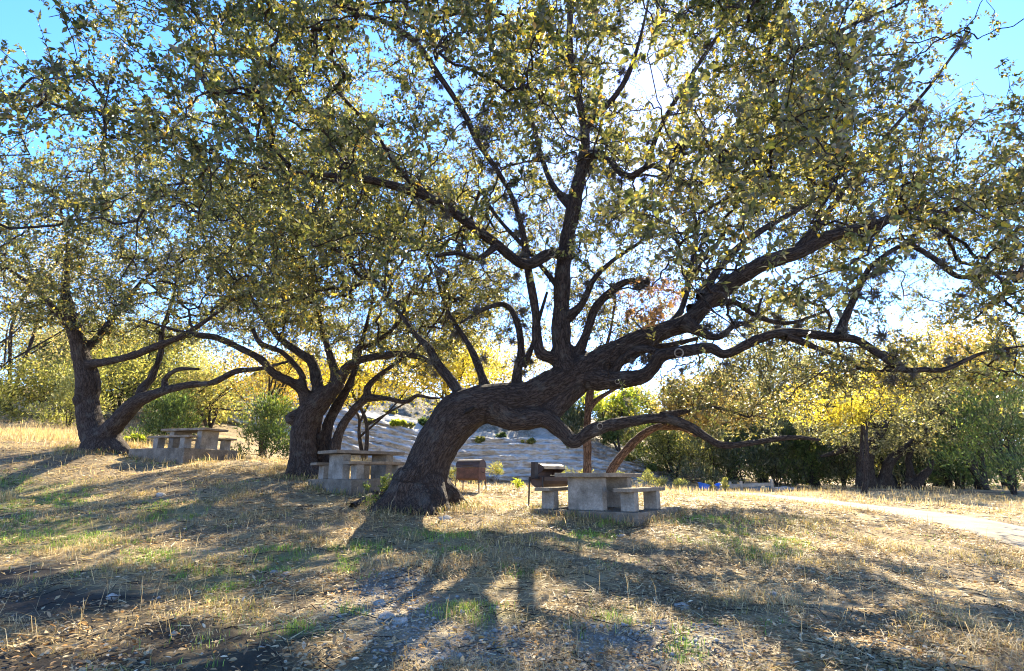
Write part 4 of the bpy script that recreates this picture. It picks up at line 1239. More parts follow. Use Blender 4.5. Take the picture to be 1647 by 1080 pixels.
bg_tree('oak_tree', 'yellow-brown tree above the low sweeping limb', 'tree', 1085, 47, 600, 130, 'sunny', 'oak', GW, 690, 2, 6000)
bg_tree('small_conifer', 'small dark conifer at the foot of the limestone bank', 'tree', 1104, 40, 733, 16, 'dark', 'juniper', None, 762, 1, 700, 0.09)
# right
for (px, Y, top, w, k, lab, n) in [(1145, 45, 668, 130, 'dark', 'dark juniper behind the blue tubs', 7000), (1195, 46, 650, 120, 'juniper', 'green juniper behind the wooden rail', 7000),
        (1250, 44, 660, 120, 'dark', 'shadowy juniper right of the wooden rail', 7500), (1305, 43, 668, 110, 'juniper', 'juniper behind the grey rubble', 7000), (1355, 42, 655, 110, 'dark', 'dark juniper left of the twisted oak trunks', 7000),
        (1485, 43, 660, 120, 'dark', 'dark juniper behind the twisted oak trunks', 6500), (1545, 40, 640, 120, 'juniper', 'juniper left of the big green cedar', 7000)]:
    bg_tree('juniper_tree', lab, 'tree', px, Y, top, w, k, 'juniper', 'junipers along the far side of the clearing', 786, 4, n)
bg_tree('oak_tree', 'pale silvery oak rising behind the sweeping low limb', 'tree', 1230, 52, 545, 210, 'silver', 'oak', GW, 720, 3, 11000)
bg_tree('oak_tree', 'silvery tan oak left of the golden oak', 'tree', 1310, 50, 535, 190, 'tan', 'oak', GW, 710, 3, 8000)
bg_tree('oak_tree', 'golden oak hanging bright yellow leaves over the clearing', 'tree', 1390, 32, 575, 230, 'gold', 'oak', GW, 700, 2, 10000, None, -0.1, 0.8, False, 16)
bg_tree('oak_tree', 'amber oak at the right edge behind the long low limb', 'tree', 1580, 38, 480, 260, 'orange', 'oak', GW, 640, 3, 12000)
bg_tree('oak_tree', 'silvery green oak above the cedar at the right', 'tree', 1530, 42, 560, 220, 'silver', 'oak', GW, 700, 3, 12000)
bg_tree('oak_tree', 'grey-green oak beyond the golden oak', 'tree', 1450, 48, 530, 210, 'silver', 'oak', GW, 700, 3, 9000)
bg_tree('cedar_tree', 'big bright green cedar at the right edge of the clearing', 'tree', 1625, 31, 585, 210, 'juniper', 'juniper', GJ, 800, 4, 14000)
bg_tree('oak_tree', 'olive oak beyond the right edge', 'tree', 1720, 36, 520, 240, 'olive', 'oak', GW, 740, 3, 8000)

TW = [
    [(1395, 800, 37, 34), (1393, 770, 37, 28), (1392, 740, 37, 24), (1402, 715, 37, 18), (1420, 690, 37, 12), (1440, 650, 37, 6)],
    [(1412, 795, 37, 22), (1422, 770, 36.8, 18), (1430, 745, 36.6, 15), (1450, 725, 36.4, 12), (1490, 700, 36, 9), (1540, 690, 35.6, 5)],
    [(1438, 795, 36.6, 14), (1432, 775, 36.6, 13), (1425, 755, 36.7, 11)],
    [(1448, 792, 36.2, 16), (1470, 782, 36.1, 16), (1485, 765, 36, 13), (1495, 755, 36, 10), (1500, 735, 35.9, 6)],
    [(1462, 786, 36.4, 12), (1464, 760, 36.4, 12), (1462, 735, 36.4, 9), (1480, 700, 36.2, 6), (1520, 660, 36, 4)],
    [(1392, 745, 37, 14), (1370, 722, 37.2, 11), (1345, 728, 37.4, 8), (1320, 735, 37.6, 4)],
    [(1420, 690, 37, 8), (1380, 670, 37, 6), (1340, 660, 37, 4)],
]
cw = ell_centres(520, P(1445, 668, 36.5), np.array([7.0, 4.5, 2.6]), None, 66, 0.3)
_b = P(1400, 790, 37)
oak('live_oak', 'dark oak with several low twisted trunks across the clearing at the right', (_b[0], _b[1], gz(_b[0], _b[1])), TW, cw, GW, 0.15, 0,
    PAL['silver'][0], PAL['silver'][1], None, 'leaf_far', 6, 8, 0.07, 0.2, None, 800, 'bark_far', 0.8, False, 0.012)

# more woodland farther back: copies of the trees already built
_src = [o for o in bpy.data.objects if o.type == 'EMPTY' and o.get('category') == 'tree' and o.get('group') in ('junipers along the far side of the clearing', GW) and len(o.children) == 2]
_jun = [o for o in _src if o.name.startswith('juniper')]
_sun = [o for o in bpy.data.objects if o.type == 'EMPTY' and o.get('label', '').startswith(('broad olive shrub', 'sunlit yellow-green bush', 'pale yellow oak behind the far', 'olive tree behind the trunk'))]
_oak = [o for o in _src if o.name.startswith('oak') and o['label'].startswith(('pale silvery', 'silvery tan', 'grey-green', 'olive'))]
for k in range(26):
    far = k % 2
    x = 13 + 38 * ((k * 0.618) % 1.0); y = (52 if far else 47) + 9 * ((k * 0.37) % 1.0)
    o = copy_tree((_oak if k % 3 == 0 else _jun)[k % (4 if k % 3 == 0 else len(_jun))])
    o.location = (x * y / 47, y, gz(x * y / 47, y) - 0.1); o.rotation_euler.z = k * 2.1
    s_ = 0.85 + 0.65 * ((k * 0.73) % 1.0); o.scale = (s_ * 1.05, s_ * 1.05, s_)
    o['group'] = 'woods standing behind the first row of junipers'
    o['label'] = 'grey-green oak in the woods behind the first row of junipers' if k % 3 == 0 else 'dark juniper in the woods behind the first row of junipers'
for k in range(12):
    x = -44 + 24 * ((k * 0.618) % 1.0); y = 42 + 10 * ((k * 0.37) % 1.0)
    o = copy_tree(_sun[k % len(_sun)])
    o.location = (x, y, gz(x, y) - 0.1); o.rotation_euler.z = k * 1.7
    sz_ = 1.0 + 0.55 * ((k * 0.73) % 1.0); o.scale = (1.2, 1.2, sz_)
    o['category'] = 'tree'
    o['group'] = 'woods on the hill at the left'
    o['label'] = 'sunlit yellow-green growth in the woods on the hill beyond the left oak'

# feathery weeds at the foot of the bank
for px, Y, top, w, where in [(762, 36, 738, 26, 'just left of the closed grill lid'), (800, 33, 735, 40, 'tallest between the two grills'), (905, 36, 742, 34, 'above the open grill lid'),
        (938, 34, 748, 36, 'beside the straight slender trunk'), (1042, 34, 754, 30, 'right of the nearest tabletop'), (1062, 37, 758, 26, 'second to the right of the nearest tabletop'),
        (1090, 36, 762, 30, 'right of the leaning slender trunk and the small conifer'), (728, 38, 742, 24, 'showing at the edge of the leaning oak trunk'), (870, 39, 748, 26, 'left of the open grill chimney'),
        (990, 38, 752, 30, 'between the two slender trunks'), (1165, 36, 768, 18, 'at the left post of the wooden rail'), (1140, 38, 766, 16, 'behind the blue tub')]:
    bg_tree('tall_weed', 'feathery yellow-green weed ' + where, 'plant', px, Y, top, w, 'sunny', 'weed', 'feathery weeds below the limestone bank', None, 3, 900, 0.08, 0, 0.8)
bg_tree('shrub', 'small lime bush between the two rusty grills', 'shrub', 834, 22, 770, 22, 'lime', 'shrub', None, None, 3, 500, 0.06)
bg_tree('shrub', 'low green sapling at the left foot of the leaning trunk', 'shrub', 612, 13.2, 752, 62, 'juniper', 'shrub', None, None, 5, 900, 0.05)

# ------------------------------------------------------------------ concrete picnic tables
def slab(name, mat, parent, sx, sy, sz, loc=(0, 0, 0), bev=0.018, rough=0.011, seed=0):
    """a slightly worn cast block, base at loc z"""
    bm = bmesh.new()
    bmesh.ops.create_cube(bm, size=1.0)
    for v in bm.verts:
        v.co = Vector((v.co.x * sx, v.co.y * sy, (v.co.z + 0.5) * sz))
    bmesh.ops.bevel(bm, geom=list(bm.edges), offset=bev, segments=2, affect='EDGES', profile=0.6)
    bmesh.ops.subdivide_edges(bm, edges=[e for e in bm.edges if e.calc_length() > 0.3], cuts=5, use_grid_fill=True)
    co = np.array([v.co for v in bm.verts])
    off = (np.c_[fbm(co, 3.0, seed, 2), fbm(co, 3.0, seed + 9, 2), fbm(co, 3.0, seed + 17, 2)] - 0.5) * 2 * rough
    for v, d in zip(bm.verts, off):
        v.co += Vector(d)
    me = bpy.data.meshes.new(name); bm.to_mesh(me); bm.free()
    o = link(name, me, mat, parent)
    o.location = loc
    return o

def picnic_set(px, py, Y, yaw, pad_h, tl, bl, pl, yb=0.92, sc=1.0, pad_o=0.35, pad_l=2.6):
    """local +Y is the long axis of the table; (px, py) is where the near pedestal meets the pad"""
    b = P(px, py, Y)
    ax = np.array([math.sin(yaw), math.cos(yaw), 0])
    ctr = b + ax * 0.72 * sc
    side = np.array([math.cos(yaw), -math.sin(yaw), 0])
    zt = b[2]
    pc = ctr + ax * pad_o
    pad = slab('concrete_pad', M['pad'], None, 2.45, pad_l, pad_h + 0.9, (pc[0], pc[1], zt - pad_h - 0.9), 0.02, 0.012, int(px))
    pad.rotation_euler = (0, 0, -yaw)
    tag(pad, pl, 'concrete pad', 'concrete pads under the picnic tables')
    t = empty('picnic_table', (ctr[0], ctr[1], zt), -yaw, tl, 'picnic table', 'concrete picnic tables')
    t.scale = (sc, sc, sc)
    slab('tabletop', M['concrete_top'], t, 1.12, 2.10, 0.085, (0, 0, 0.665), 0.014, 0.006, int(px) + 1)
    for s in (-1, 1):
        slab('pedestal', M['concrete'], t, 0.80, 0.22, 0.661, (0, s * 0.66, 0.002), 0.012, 0.004, int(px) + 2 + s)
    for k, s in enumerate((-1, 1)):
        p = ctr + side * s * yb
        bn = empty('concrete_bench', (p[0], p[1], zt), -yaw, bl[k], 'bench', 'concrete benches beside the picnic tables')
        slab('seat', M['concrete_top'], bn, 0.38, 1.95, 0.075, (0, 0, 0.375), 0.012, 0.006, int(px) + 5 + s)
        for q in (-1, 1):
            slab('leg', M['concrete'], bn, 0.30, 0.22, 0.371, (0, q * 0.62, 0.002), 0.01, 0.004, int(px) + 9 + q)
    return t
picnic_set(943, 821, 12.3, math.radians(34), 0.16, 'weathered concrete picnic table nearest the camera, in front of the slender trunks',
           ['concrete bench left of the nearest picnic table, beside the open grill', 'concrete bench on the right side of the nearest picnic table'], 'concrete pad under the nearest picnic table, right of the leaning oak')
picnic_set(541, 771, 15.8, math.radians(46), 0.2, 'concrete picnic table half hidden behind the base of the leaning oak',
           ['concrete bench on the far left side of the middle picnic table, by the clustered trunks', 'concrete bench in front of the middle picnic table, behind the green sapling'], 'concrete pad under the middle picnic table, left of the leaning oak')
picnic_set(334, 723, 21.5, math.radians(-72), 0.2, 'concrete picnic table farthest up the slope, right of the forked oak',
           ['concrete bench on the near side of the farthest picnic table, by the forked oak', 'concrete bench on the right side of the farthest picnic table, by the feathery juniper'], 'long concrete pad under the farthest picnic table')

# ------------------------------------------------------------------ barrel grills
def bar(a, b, r=0.014, sides=6):
    a, b = np.array(a, float), np.array(b, float)
    return tube(np.array([a, (a + b) / 2, b]), np.full(3, r), sides)

def shell(prof, x0, x1, thick=0.0, caps=True):
    """extrude a profile in the local YZ plane along X, closing both ends"""
    n = len(prof)
    V = np.array([(x0, y, z) for y, z in prof] + [(x1, y, z) for y, z in prof])
    bm = bmesh.new()
    vs = [bm.verts.new(v) for v in V]
    for k in range(n):
        bm.faces.new((vs[k], vs[(k + 1) % n], vs[n + (k + 1) % n], vs[n + k]))
    if caps:
        bm.faces.new(vs[:n][::-1]); bm.faces.new(vs[n:])
    bmesh.ops.recalc_face_normals(bm, faces=bm.faces)
    return bm

def bm_obj(name, bm, mat, parent, bev=0.006):
    if bev: bmesh.ops.bevel(bm, geom=[e for e in bm.edges if len(e.link_faces) == 2 and e.calc_face_angle(0) > 0.6], offset=bev, segments=2, affect='EDGES')
    me = bpy.data.meshes.new(name); bm.to_mesh(me); bm.free()
    return link(name, me, mat, parent)

def tubes_obj(name, parts, mat, parent):
    v, f, b = merge(parts)
    return link(name, np_mesh(name, v, [f], smooth=True, vecattr=b), mat, parent)

g = on_ground(757, 788)
g = P(757, 789, 20.0); gzv = gz(g[0], g[1])
gr = empty('barrel_grill', (g[0], g[1], gzv), math.radians(-26), 'closed rusty barrel grill on thin legs between the leaning oak and the weeds', 'grill', 'barrel grills')
th = np.linspace(0, np.pi, 13)
lid = [(0.26 * math.cos(t), 0.80 + 0.255 * math.sin(t) ** 0.9) for t in th] + [(-0.25, 0.795), (0.25, 0.795)]
bm_obj('lid', shell(lid, -0.46, 0.46), M['rust_dark'], gr)
bm_obj('firebox', shell([(0.24, 0.785), (0.24, 0.42), (0.10, 0.36), (-0.10, 0.36), (-0.24, 0.42), (-0.24, 0.785)], -0.44, 0.44), M['rust'], gr)
for sx in (-1, 1):
    for sy in (-1, 1):
        tubes_obj('leg', [bar((sx * 0.42, sy * 0.22, 0.60), (sx * 0.47, sy * 0.26, -0.05), 0.02)], M['rust'], gr)
tubes_obj('handle', [bar((0.47, -0.05, 0.62), (0.60, -0.05, 0.62), 0.012), bar((0.60, -0.12, 0.62), (0.60, 0.12, 0.62), 0.014)], M['rust_dark'], gr)
tubes_obj('lid_handle', [bar((-0.2, -0.30, 0.86), (0.2, -0.30, 0.86), 0.012), bar((-0.2, -0.30, 0.86), (-0.2, -0.24, 0.87), 0.010), bar((0.2, -0.30, 0.86), (0.2, -0.24, 0.87), 0.010)], M['black_steel'], gr)

# open grill beside the nearest table
g = P(884, 817, 15.0); gzv = gz(g[0], g[1])
g2 = empty('barrel_grill', (g[0], g[1], gzv), math.radians(40), 'open dark barrel grill with raised lid and side chimney beside the nearest picnic table', 'grill', 'barrel grills')
low = [(0.28 * math.cos(t), 0.80 + 0.26 * math.sin(t)) for t in np.linspace(np.pi, 2 * np.pi, 9)]
low_in = [(0.265 * math.cos(t), 0.80 + 0.245 * math.sin(t)) for t in np.linspace(2 * np.pi, np.pi, 9)]
bm = shell([(y, z) for y, z in low] + low_in, -0.42, 0.50)
bm_obj('firebox', bm, M['rust_dark'], g2, 0)
for x in (-0.425, 0.495):
    bm_obj('end_plate', shell([(y, z) for y, z in low], x, x + 0.012), M['rust_dark'], g2, 0)
up = [(0.28 * math.cos(t), 0.26 * math.sin(t)) for t in np.linspace(0, np.pi, 9)]
up_in = [(0.265 * math.cos(t), 0.245 * math.sin(t)) for t in np.linspace(np.pi, 0, 9)]
ld = bm_obj('lid', shell(up + up_in, -0.30, 0.46), M['rust_dark'], g2, 0)
for x in (-0.30, 0.448):
    bm_obj('lid_end', shell(up, x, x + 0.012), M['rust_dark'], g2, 0).parent = ld
ld.location = (0, 0.10, 0.86); ld.rotation_euler = (math.radians(-28), 0, 0)
ch = bm_obj('chimney', shell([(-0.07, 0.74), (0.07, 0.74), (0.07, 1.16), (-0.07, 1.16)], -0.56, -0.44), M['black_steel'], g2, 0.004)
tubes_obj('handle', [bar((-0.44, -0.1, 0.76), (-0.66, -0.1, 0.76), 0.02), bar((-0.30, -0.33, 0.83), (0.40, -0.33, 0.83), 0.012)], M['black_steel'], g2)
for sx in (-0.46, 0.46):
    for sy in (-1, 1):
        tubes_obj('leg', [bar((sx, sy * 0.24, 0.80), (sx * 1.03, sy * 0.27, -0.05), 0.022)], M['black_steel'], g2)
tubes_obj('shelf_rack', [bar((-0.46, y, 0.10), (0.46, y, 0.10), 0.012) for y in np.linspace(-0.26, 0.26, 7)] + [bar((x, -0.27, 0.085), (x, 0.27, 0.085), 0.016) for x in (-0.46, 0.46)], M['black_steel'], g2)

# ------------------------------------------------------------------ across the clearing: rail, tubs, rubble
def post(name, px, Y, top, wpx, parent, base):
    p = P(px, 785, Y); z = gz(p[0], p[1]); t = P(px, top, Y)
    h = t[2] - z
    w = wpx / F * Y
    o = slab(name, M['wood'], parent, w, w, h + 0.15, (p[0] - base[0], p[1] - base[1], z - 0.15 - base[2]), 0.008, 0.006, int(px))
    return o
_p = P(1192, 786, 39); fb = (_p[0], _p[1], gz(_p[0], _p[1]))
fe = empty('rail_fence', fb, 0, 'short weathered wooden rail on three posts at the far side of the clearing', 'fence')
post('post', 1175, 39.6, 775, 3.2, fe, fb); post('post', 1192.5, 38.6, 774, 3.6, fe, fb); post('post', 1242, 38.2, 771, 3.8, fe, fb)
for (a, b, hh) in [((1160, 786, 39.3), (1243, 781.5, 38.15), 0.15), ((1168, 781.5, 39.7), (1243, 778.5, 38.3), 0.09)]:
    A, B = P(*a), P(*b)
    d = Vector(B - A)
    o = slab('rail', M['wood'], fe, d.length, 0.05, hh, (0, 0, 0), 0.006, 0.006, 3)
    o.location = (A + B) / 2 - np.array(fb); o.rotation_euler = (0, -math.asin(d.z / d.length), math.atan2(d.y, d.x))

def tub(px, py, Y, w, h, mat, label, rz, tilt):
    p = P(px, py, Y); z = gz(p[0], p[1])
    root = empty('plastic_tub', (p[0], p[1], z), rz, label, 'tub', None)
    bm = bmesh.new()
    r0, r1 = w * 0.36, w * 0.5
    prof = [(r0, 0), (r1, h), (r1 + 0.03, h), (r1 + 0.03, h - 0.03), (r1 - 0.02, h - 0.02), (r0 - 0.02, 0.03)]
    rings = []
    for r, zz in prof:
        rings.append([bm.verts.new((1.35 * r * math.cos(a) , r * math.sin(a), zz)) for a in np.linspace(0, 2 * np.pi, 18, endpoint=False)])
    for k in range(len(rings) - 1):
        for j in range(18):
            bm.faces.new((rings[k][j], rings[k][(j + 1) % 18], rings[k + 1][(j + 1) % 18], rings[k + 1][j]))
    bm.faces.new(rings[0][::-1]); bm.faces.new(rings[-1])
    bmesh.ops.recalc_face_normals(bm, faces=bm.faces)
    b_ = bm_obj('tub_body', bm, mat, root, 0)
    b_.rotation_euler = (0.0, tilt, 0)
    b_.location = (0, 0, 0.10)
    return root
tub(1132, 790, 38, 0.62, 0.36, M['blue'], 'bright blue plastic tub tipped over left of the wooden rail', 0.2, 0.25)
tub(1158, 789, 39, 0.50, 0.30, M['blue'], 'darker blue tub against the left end of the wooden rail', 0.8, -0.3)
p = P(1222, 788, 38.9)
sh = slab('blue_panel', M['teal'], None, 1.5, 0.05, 0.34, (p[0], p[1], gz(p[0], p[1]) - 0.03), 0.004, 0.02, 8)
sh.rotation_euler = (0.15, 0, -0.15); tag(sh, 'faded blue sheet leaning behind the wooden rail', 'panel')
p = P(1229, 789, 37.4)
o = link('boulder', blob('boulder', 0.24, 12, 2, 0.4, (1.0, 0.8, 0.85)), M['tan']); o.location = (p[0], p[1], gz(p[0], p[1]) + 0.12); tag(o, 'tan boulder in front of the wooden rail', 'rock')
for k, (px, Y, r, sx) in enumerate([(1252, 38.2, 0.30, 1.5), (1264, 38.6, 0.26, 1.9), (1275, 38.0, 0.2, 1.6), (1110, 38.5, 0.2, 1.6), (1085, 38, 0.17, 1.5)]):
    p = P(px, 787, Y)
    o = link('rubble_stone', blob('rubble_stone', r, 60 + k, 2, 0.5, (sx, 0.9, 0.75), 2.0), M['rock']); o.location = (p[0], p[1], gz(p[0], p[1]) + r * 0.3)
    tag(o, ['grey stone right against the end post of the wooden rail', 'long grey stone second to the right of the wooden rail', 'grey stone at the right end of the rubble', 'pale stone left of the blue tub', 'small pale stone farther left of the blue tub'][k], 'rock', 'grey stones beside the wooden rail')
for k, (a, b, r, lab) in enumerate([((1268, 785, 37.6), (1395, 791, 36.4), 0.05, 'long fallen pole lying to the right of the rubble'), ((1255, 786, 38.8), (1300, 787, 38.2), 0.09, 'short grey log among the rubble')]):
    A, B = P(*a), P(*b)
    A[2], B[2] = gz(A[0], A[1]) + r * 1.2, gz(B[0], B[1]) + r * 1.2
    pth = np.linspace(A, B, 14); pth[:, 2] += (fbm(pth, 1.0, k, 2) - 0.5) * 0.12
    c_ = pth.mean(0)
    v, f, bk = tube(pth - c_, np.linspace(r, r * 0.6, 14), 8, 0.2, k)
    o = link('fallen_log', np_mesh('fallen_log', v, [f], smooth=True, vecattr=bk), M['bark_red']); o.location = c_; tag(o, lab, 'log')

# root-like fallen branch at the foot of the leaning oak
pth = catmull(np.array([on_ground(566, 818), on_ground(590, 806), on_ground(618, 795) + [0, 0, 0.12]]) + np.array([0, 0, 0.05]), 6)
c_ = pth.mean(0); v, f, bk = tube(pth - c_, np.linspace(0.06, 0.11, len(pth)), 9, 0.3, 8)
o = link('fallen_branch', np_mesh('fallen_branch', v, [f], smooth=True, vecattr=bk), M['bark']); o.location = c_
tag(o, 'grey fallen branch lying at the left foot of the leaning oak', 'branch')

# ------------------------------------------------------------------ single stones
ROCKS = [(706, 803, 0.15, 'pale rounded stone against the right foot of the leaning oak'), (1097, 972, 0.06, 'white stone in the grass below the nearest picnic table'),
         (718, 835, 0.11, 'grey stone in front of the leaning oak'), (644, 817, 0.07, 'small pale stone at the left foot of the leaning oak'), (1243, 957, 0.045, 'small white stone in the shade at the right'),
         (622, 1000, 0.07, 'rounded limestone in the gravel at lower centre'), (643, 1010, 0.06, 'flat limestone beside the gravel at lower centre'), (610, 975, 0.065, 'tan limestone at the top of the gravel'),
         (832, 903, 0.06, 'small grey stone among the green tufts'), (1065, 1003, 0.05, 'pale stone near the bottom right of the gravel'), (1000, 862, 0.06, 'white stone in front of the concrete pad'),
         (440, 920, 0.06, 'flat pale stone in the bare ground left of centre'), (460, 925, 0.045, 'small flat stone right of the bare ground'), (178, 970, 0.05, 'white stone on the dark shaded soil'), (258, 800, 0.12, 'half buried stone on the left slope'), (795, 980, 0.045, 'pebble sized stone in the dry grass at centre')]
for k, (px, py, r, lab) in enumerate(ROCKS):
    p = on_ground(px, py)
    me = blob('stone', r, 80 + k * 3, 2, 0.45, (RNG.uniform(0.9, 1.4), RNG.uniform(0.8, 1.1), RNG.uniform(0.5, 0.75)), 1.8)
    o = link('stone', me, M['rock']); o.location = (p[0], p[1], gz(p[0], p[1]) + r * 0.22); o.rotation_euler = (0, 0, RNG.uniform(0, 6.28))
    tag(o, lab, 'stone', 'limestone stones on the ground')

# ------------------------------------------------------------------ ground cover
def scatter_points(n, ymin, ymax, bias=1.6):
    """random ground points inside the wedge that can be seen, denser near the camera"""
    u = RNG.random(n)
    y = ymin + (ymax - ymin) * u ** bias
    x = RNG.uniform(-1, 1, n) * (1.0 * y + 1.2)
    return x, y

def clear_of_things(x, y):
    ok = road_dist(x, y) > 1.0
    for o in bpy.data.objects:
        if o.name.startswith('concrete_pad'):
            c, s = math.cos(-o.rotation_euler.z), math.sin(-o.rotation_euler.z)
            dx, dy = x - o.location.x, y - o.location.y
            lx, ly = c * dx - s * dy, s * dx + c * dy
            ok &= ~((np.abs(lx) < 1.25) & (np.abs(ly) < 1.33))
    d = np.hypot(x - b0[0], y - b0[1]); ok &= d > 0.75
    return ok

def blades(name, x, y, h, w, col, lean, label, mat, bend=0.5):
    z = ground(x, y) - 0.01
    n = len(x)
    a = RNG.uniform(0, 2 * np.pi, n)
    d = np.c_[np.cos(a), np.sin(a), np.zeros(n)]
    s = np.c_[-np.sin(a), np.cos(a), np.zeros(n)] * w[:, None] * 0.5
    turn = RNG.uniform(-0.8, 0.8, n)
    s = s * np.cos(turn)[:, None] + d * (w * 0.5 * np.sin(turn))[:, None]
    p = np.c_[x, y, z]
    m1 = p + d * (lean * h * 0.35)[:, None] + np.array([0, 0, 1]) * (h * 0.6)[:, None]
    tp = p + d * (lean * h * (0.8 + bend))[:, None] + np.array([0, 0, 1]) * (h * np.clip(1.05 - 0.55 * lean * bend * 1.5, 0.15, 1.0))[:, None]
    V = np.stack([p - s, p + s, m1 + s * 0.75, m1 - s * 0.75, tp], 1).reshape(-1, 3)
    i = np.arange(n)[:, None] * 5
    me = np_mesh(name, V, [i + np.array([[0, 1, 2, 3]]), i + np.array([[3, 2, 4]])], np.repeat(col, 5, 0))
    o = link(name, me, M[mat])
    tag(o, label, 'grass', None, 'stuff')
    return o

def build_cover():
    # dry grass: tufts of blades, thick in drifts
    x, y = scatter_points(38000, 3.2, 30, 1.35)
    p = np.c_[x, y, np.zeros(len(x))]
    dens = np.clip((fbm(p, 0.75, 51, 3) - 0.44) * 5.5, 0.05, 1)
    dk, gv, lu = ground_patches(x, y, ground_smooth(x, y))
    dens *= (1 - 0.93 * dk) * (1 - 0.85 * gv) * (1 - 0.3 * lu)
    k = (RNG.random(len(x)) < dens) & clear_of_things(x, y)
    x, y, dens = x[k], y[k], dens[k]
    nb = 7
    X, Y_ = np.repeat(x, nb), np.repeat(y, nb)
    sp = 0.02 + 0.004 * Y_
    X = X + RNG.normal(0, 1, len(X)) * sp; Y_ = Y_ + RNG.normal(0, 1, len(X)) * sp
    hh = np.repeat(RNG.uniform(0.04, 0.13, len(x)) * (0.6 + 0.9 * dens), nb) * RNG.uniform(0.6, 1.3, len(X))
    ww = (0.0028 + 0.0004 * Y_) * RNG.uniform(0.7, 1.4, len(X))
    pal = [(0.44, 0.33, 0.16), (0.52, 0.41, 0.22), (0.32, 0.235, 0.12), (0.38, 0.33, 0.10), (0.22, 0.18, 0.10)]
    col = palette_mix(np.c_[X, Y_, np.zeros(len(X))], pal, [.3, .25, .2, .15, .1], 0.5, 61, 0.25)
    blades('dry_grass', X, Y_, hh, ww, col, RNG.uniform(0.4, 1.7, len(X)), 'dry tan grass covering the slope', 'grass')
    # matted straw lying on the soil
    x, y = scatter_points(170000, 3.2, 30, 1.35)
    p = np.c_[x, y, np.zeros(len(x))]
    dk, gv, lu = ground_patches(x, y, ground_smooth(x, y))
    k = (RNG.random(len(x)) < np.clip((fbm(p, 0.9, 57, 3) - 0.28) * 3.5, 0.08, 1) * (1 - 1.0 * dk) * (1 - 0.6 * gv)) & clear_of_things(x, y)
    x, y = x[k], y[k]
    n = len(x)
    a = RNG.uniform(0, 6.283, n); L = RNG.uniform(0.06, 0.22, n); w = (0.0011 + 0.00045 * y) * RNG.uniform(0.7, 1.3, n)
    d = np.c_[np.cos(a), np.sin(a), RNG.normal(0.08, 0.14, n)]
    sd = np.c_[-np.sin(a), np.cos(a), RNG.normal(0, 0.5, n)]
    z = ground(x, y) + RNG.uniform(0.006, 0.035, n)
    c0 = np.c_[x, y, z]
    V = np.stack([c0 - sd * w[:, None], c0 + sd * w[:, None], c0 + d * L[:, None]], 1).reshape(-1, 3)
    col = palette_mix(c0, [(0.48, 0.37, 0.19), (0.38, 0.28, 0.14), (0.26, 0.19, 0.10), (0.56, 0.46, 0.27)], [.35, .3, .2, .15], 0.5, 69, 0.25)
    o = link('straw', np_mesh('straw', V, [np.arange(3 * n).reshape(-1, 3)], np.repeat(col, 3, 0)), M['grass'])
    tag(o, 'matted straw lying over the soil', 'grass', None, 'stuff')
    # taller seed stalks
    x, y = scatter_points(2600, 4.5, 32, 1.0)
    k = clear_of_things(x, y); x, y = x[k], y[k]
    col = np.array([0.48, 0.38, 0.2]) * np.exp(RNG.normal(0, 0.25, (len(x), 1)))
    blades('dry_stalks', x, y, RNG.uniform(0.15, 0.42, len(x)), 0.0035 + 0.0003 * y, col, RNG.uniform(0.1, 0.9, len(x)), 'tall dry grass stalks standing above the short grass', 'grass')
    # green tufts
    x, y = scatter_points(90000, 3.2, 24, 1.4)
    dk, gv, lu = ground_patches(x, y, ground_smooth(x, y))
    p = np.c_[x, y, np.zeros(len(x))]
    pr = np.clip(lu * 1.5 * (fbm(p, 2.2, 71, 2) > 0.47), 0, 1) * 0.9 + 0.05 * (fbm(p, 1.1, 73, 2) > 0.60)
    k = (RNG.random(len(x)) < pr) & clear_of_things(x, y)
    x, y = x[k], y[k]
    X, Y_ = np.repeat(x, 4), np.repeat(y, 4)
    X = X + RNG.normal(0, 0.025, len(X)); Y_ = Y_ + RNG.normal(0, 0.025, len(X))
    col = palette_mix(np.c_[X, Y_, np.zeros(len(X))], [(0.17, 0.30, 0.04), (0.26, 0.39, 0.06), (0.12, 0.19, 0.035), (0.30, 0.32, 0.08)], [.35, .3, .2, .15], 0.8, 63, 0.25)
    blades('green_grass', X, Y_, RNG.uniform(0.04, 0.12, len(X)), (0.003 + 0.0004 * Y_) * RNG.uniform(0.8, 1.3, len(X)), col, RNG.uniform(0.1, 0.9, len(X)), 'fresh green grass tufts growing through the dry grass', 'grass')
    # grass and weeds growing along the edges of the pads and round the trunk bases
    ex, ey = [], []
    for q in [q for q in bpy.data.objects if q.name.startswith('concrete_pad')]:
        n = 900
        t = RNG.uniform(0, 4, n); side_ = t.astype(int); u = (t % 1) * 2 - 1; o_ = np.abs(RNG.normal(0.05, 0.13, n))
        lx = np.where(side_ == 0, u * 1.23, np.where(side_ == 1, 1.25 + o_, np.where(side_ == 2, u * 1.23, -1.25 - o_)))
        ly = np.where(side_ == 0, 1.33 + o_, np.where(side_ == 1, u * 1.3, np.where(side_ == 2, -1.33 - o_, u * 1.3)))
        c_, s_ = math.cos(q.rotation_euler.z), math.sin(q.rotation_euler.z)
        k = fbm(np.c_[lx * 2, ly * 2, np.full(n, q.location.x)], 1.2, 95, 2) > 0.42
        ex.append((q.location.x + c_ * lx - s_ * ly)[k]); ey.append((q.location.y + s_ * lx + c_ * ly)[k])
    for bx, by, r in [(b0[0], b0[1], 0.95), (P(488, 764, 19)[0], 18.9, 0.8), (P(163, 722, 22)[0], 21.9, 0.9)]:
        a = RNG.uniform(0, 6.28, 700); rr = r + np.abs(RNG.normal(0, 0.25, 700))
        ex.append(bx + np.cos(a) * rr); ey.append(by + np.sin(a) * rr)
    ex, ey = np.concatenate(ex), np.concatenate(ey)
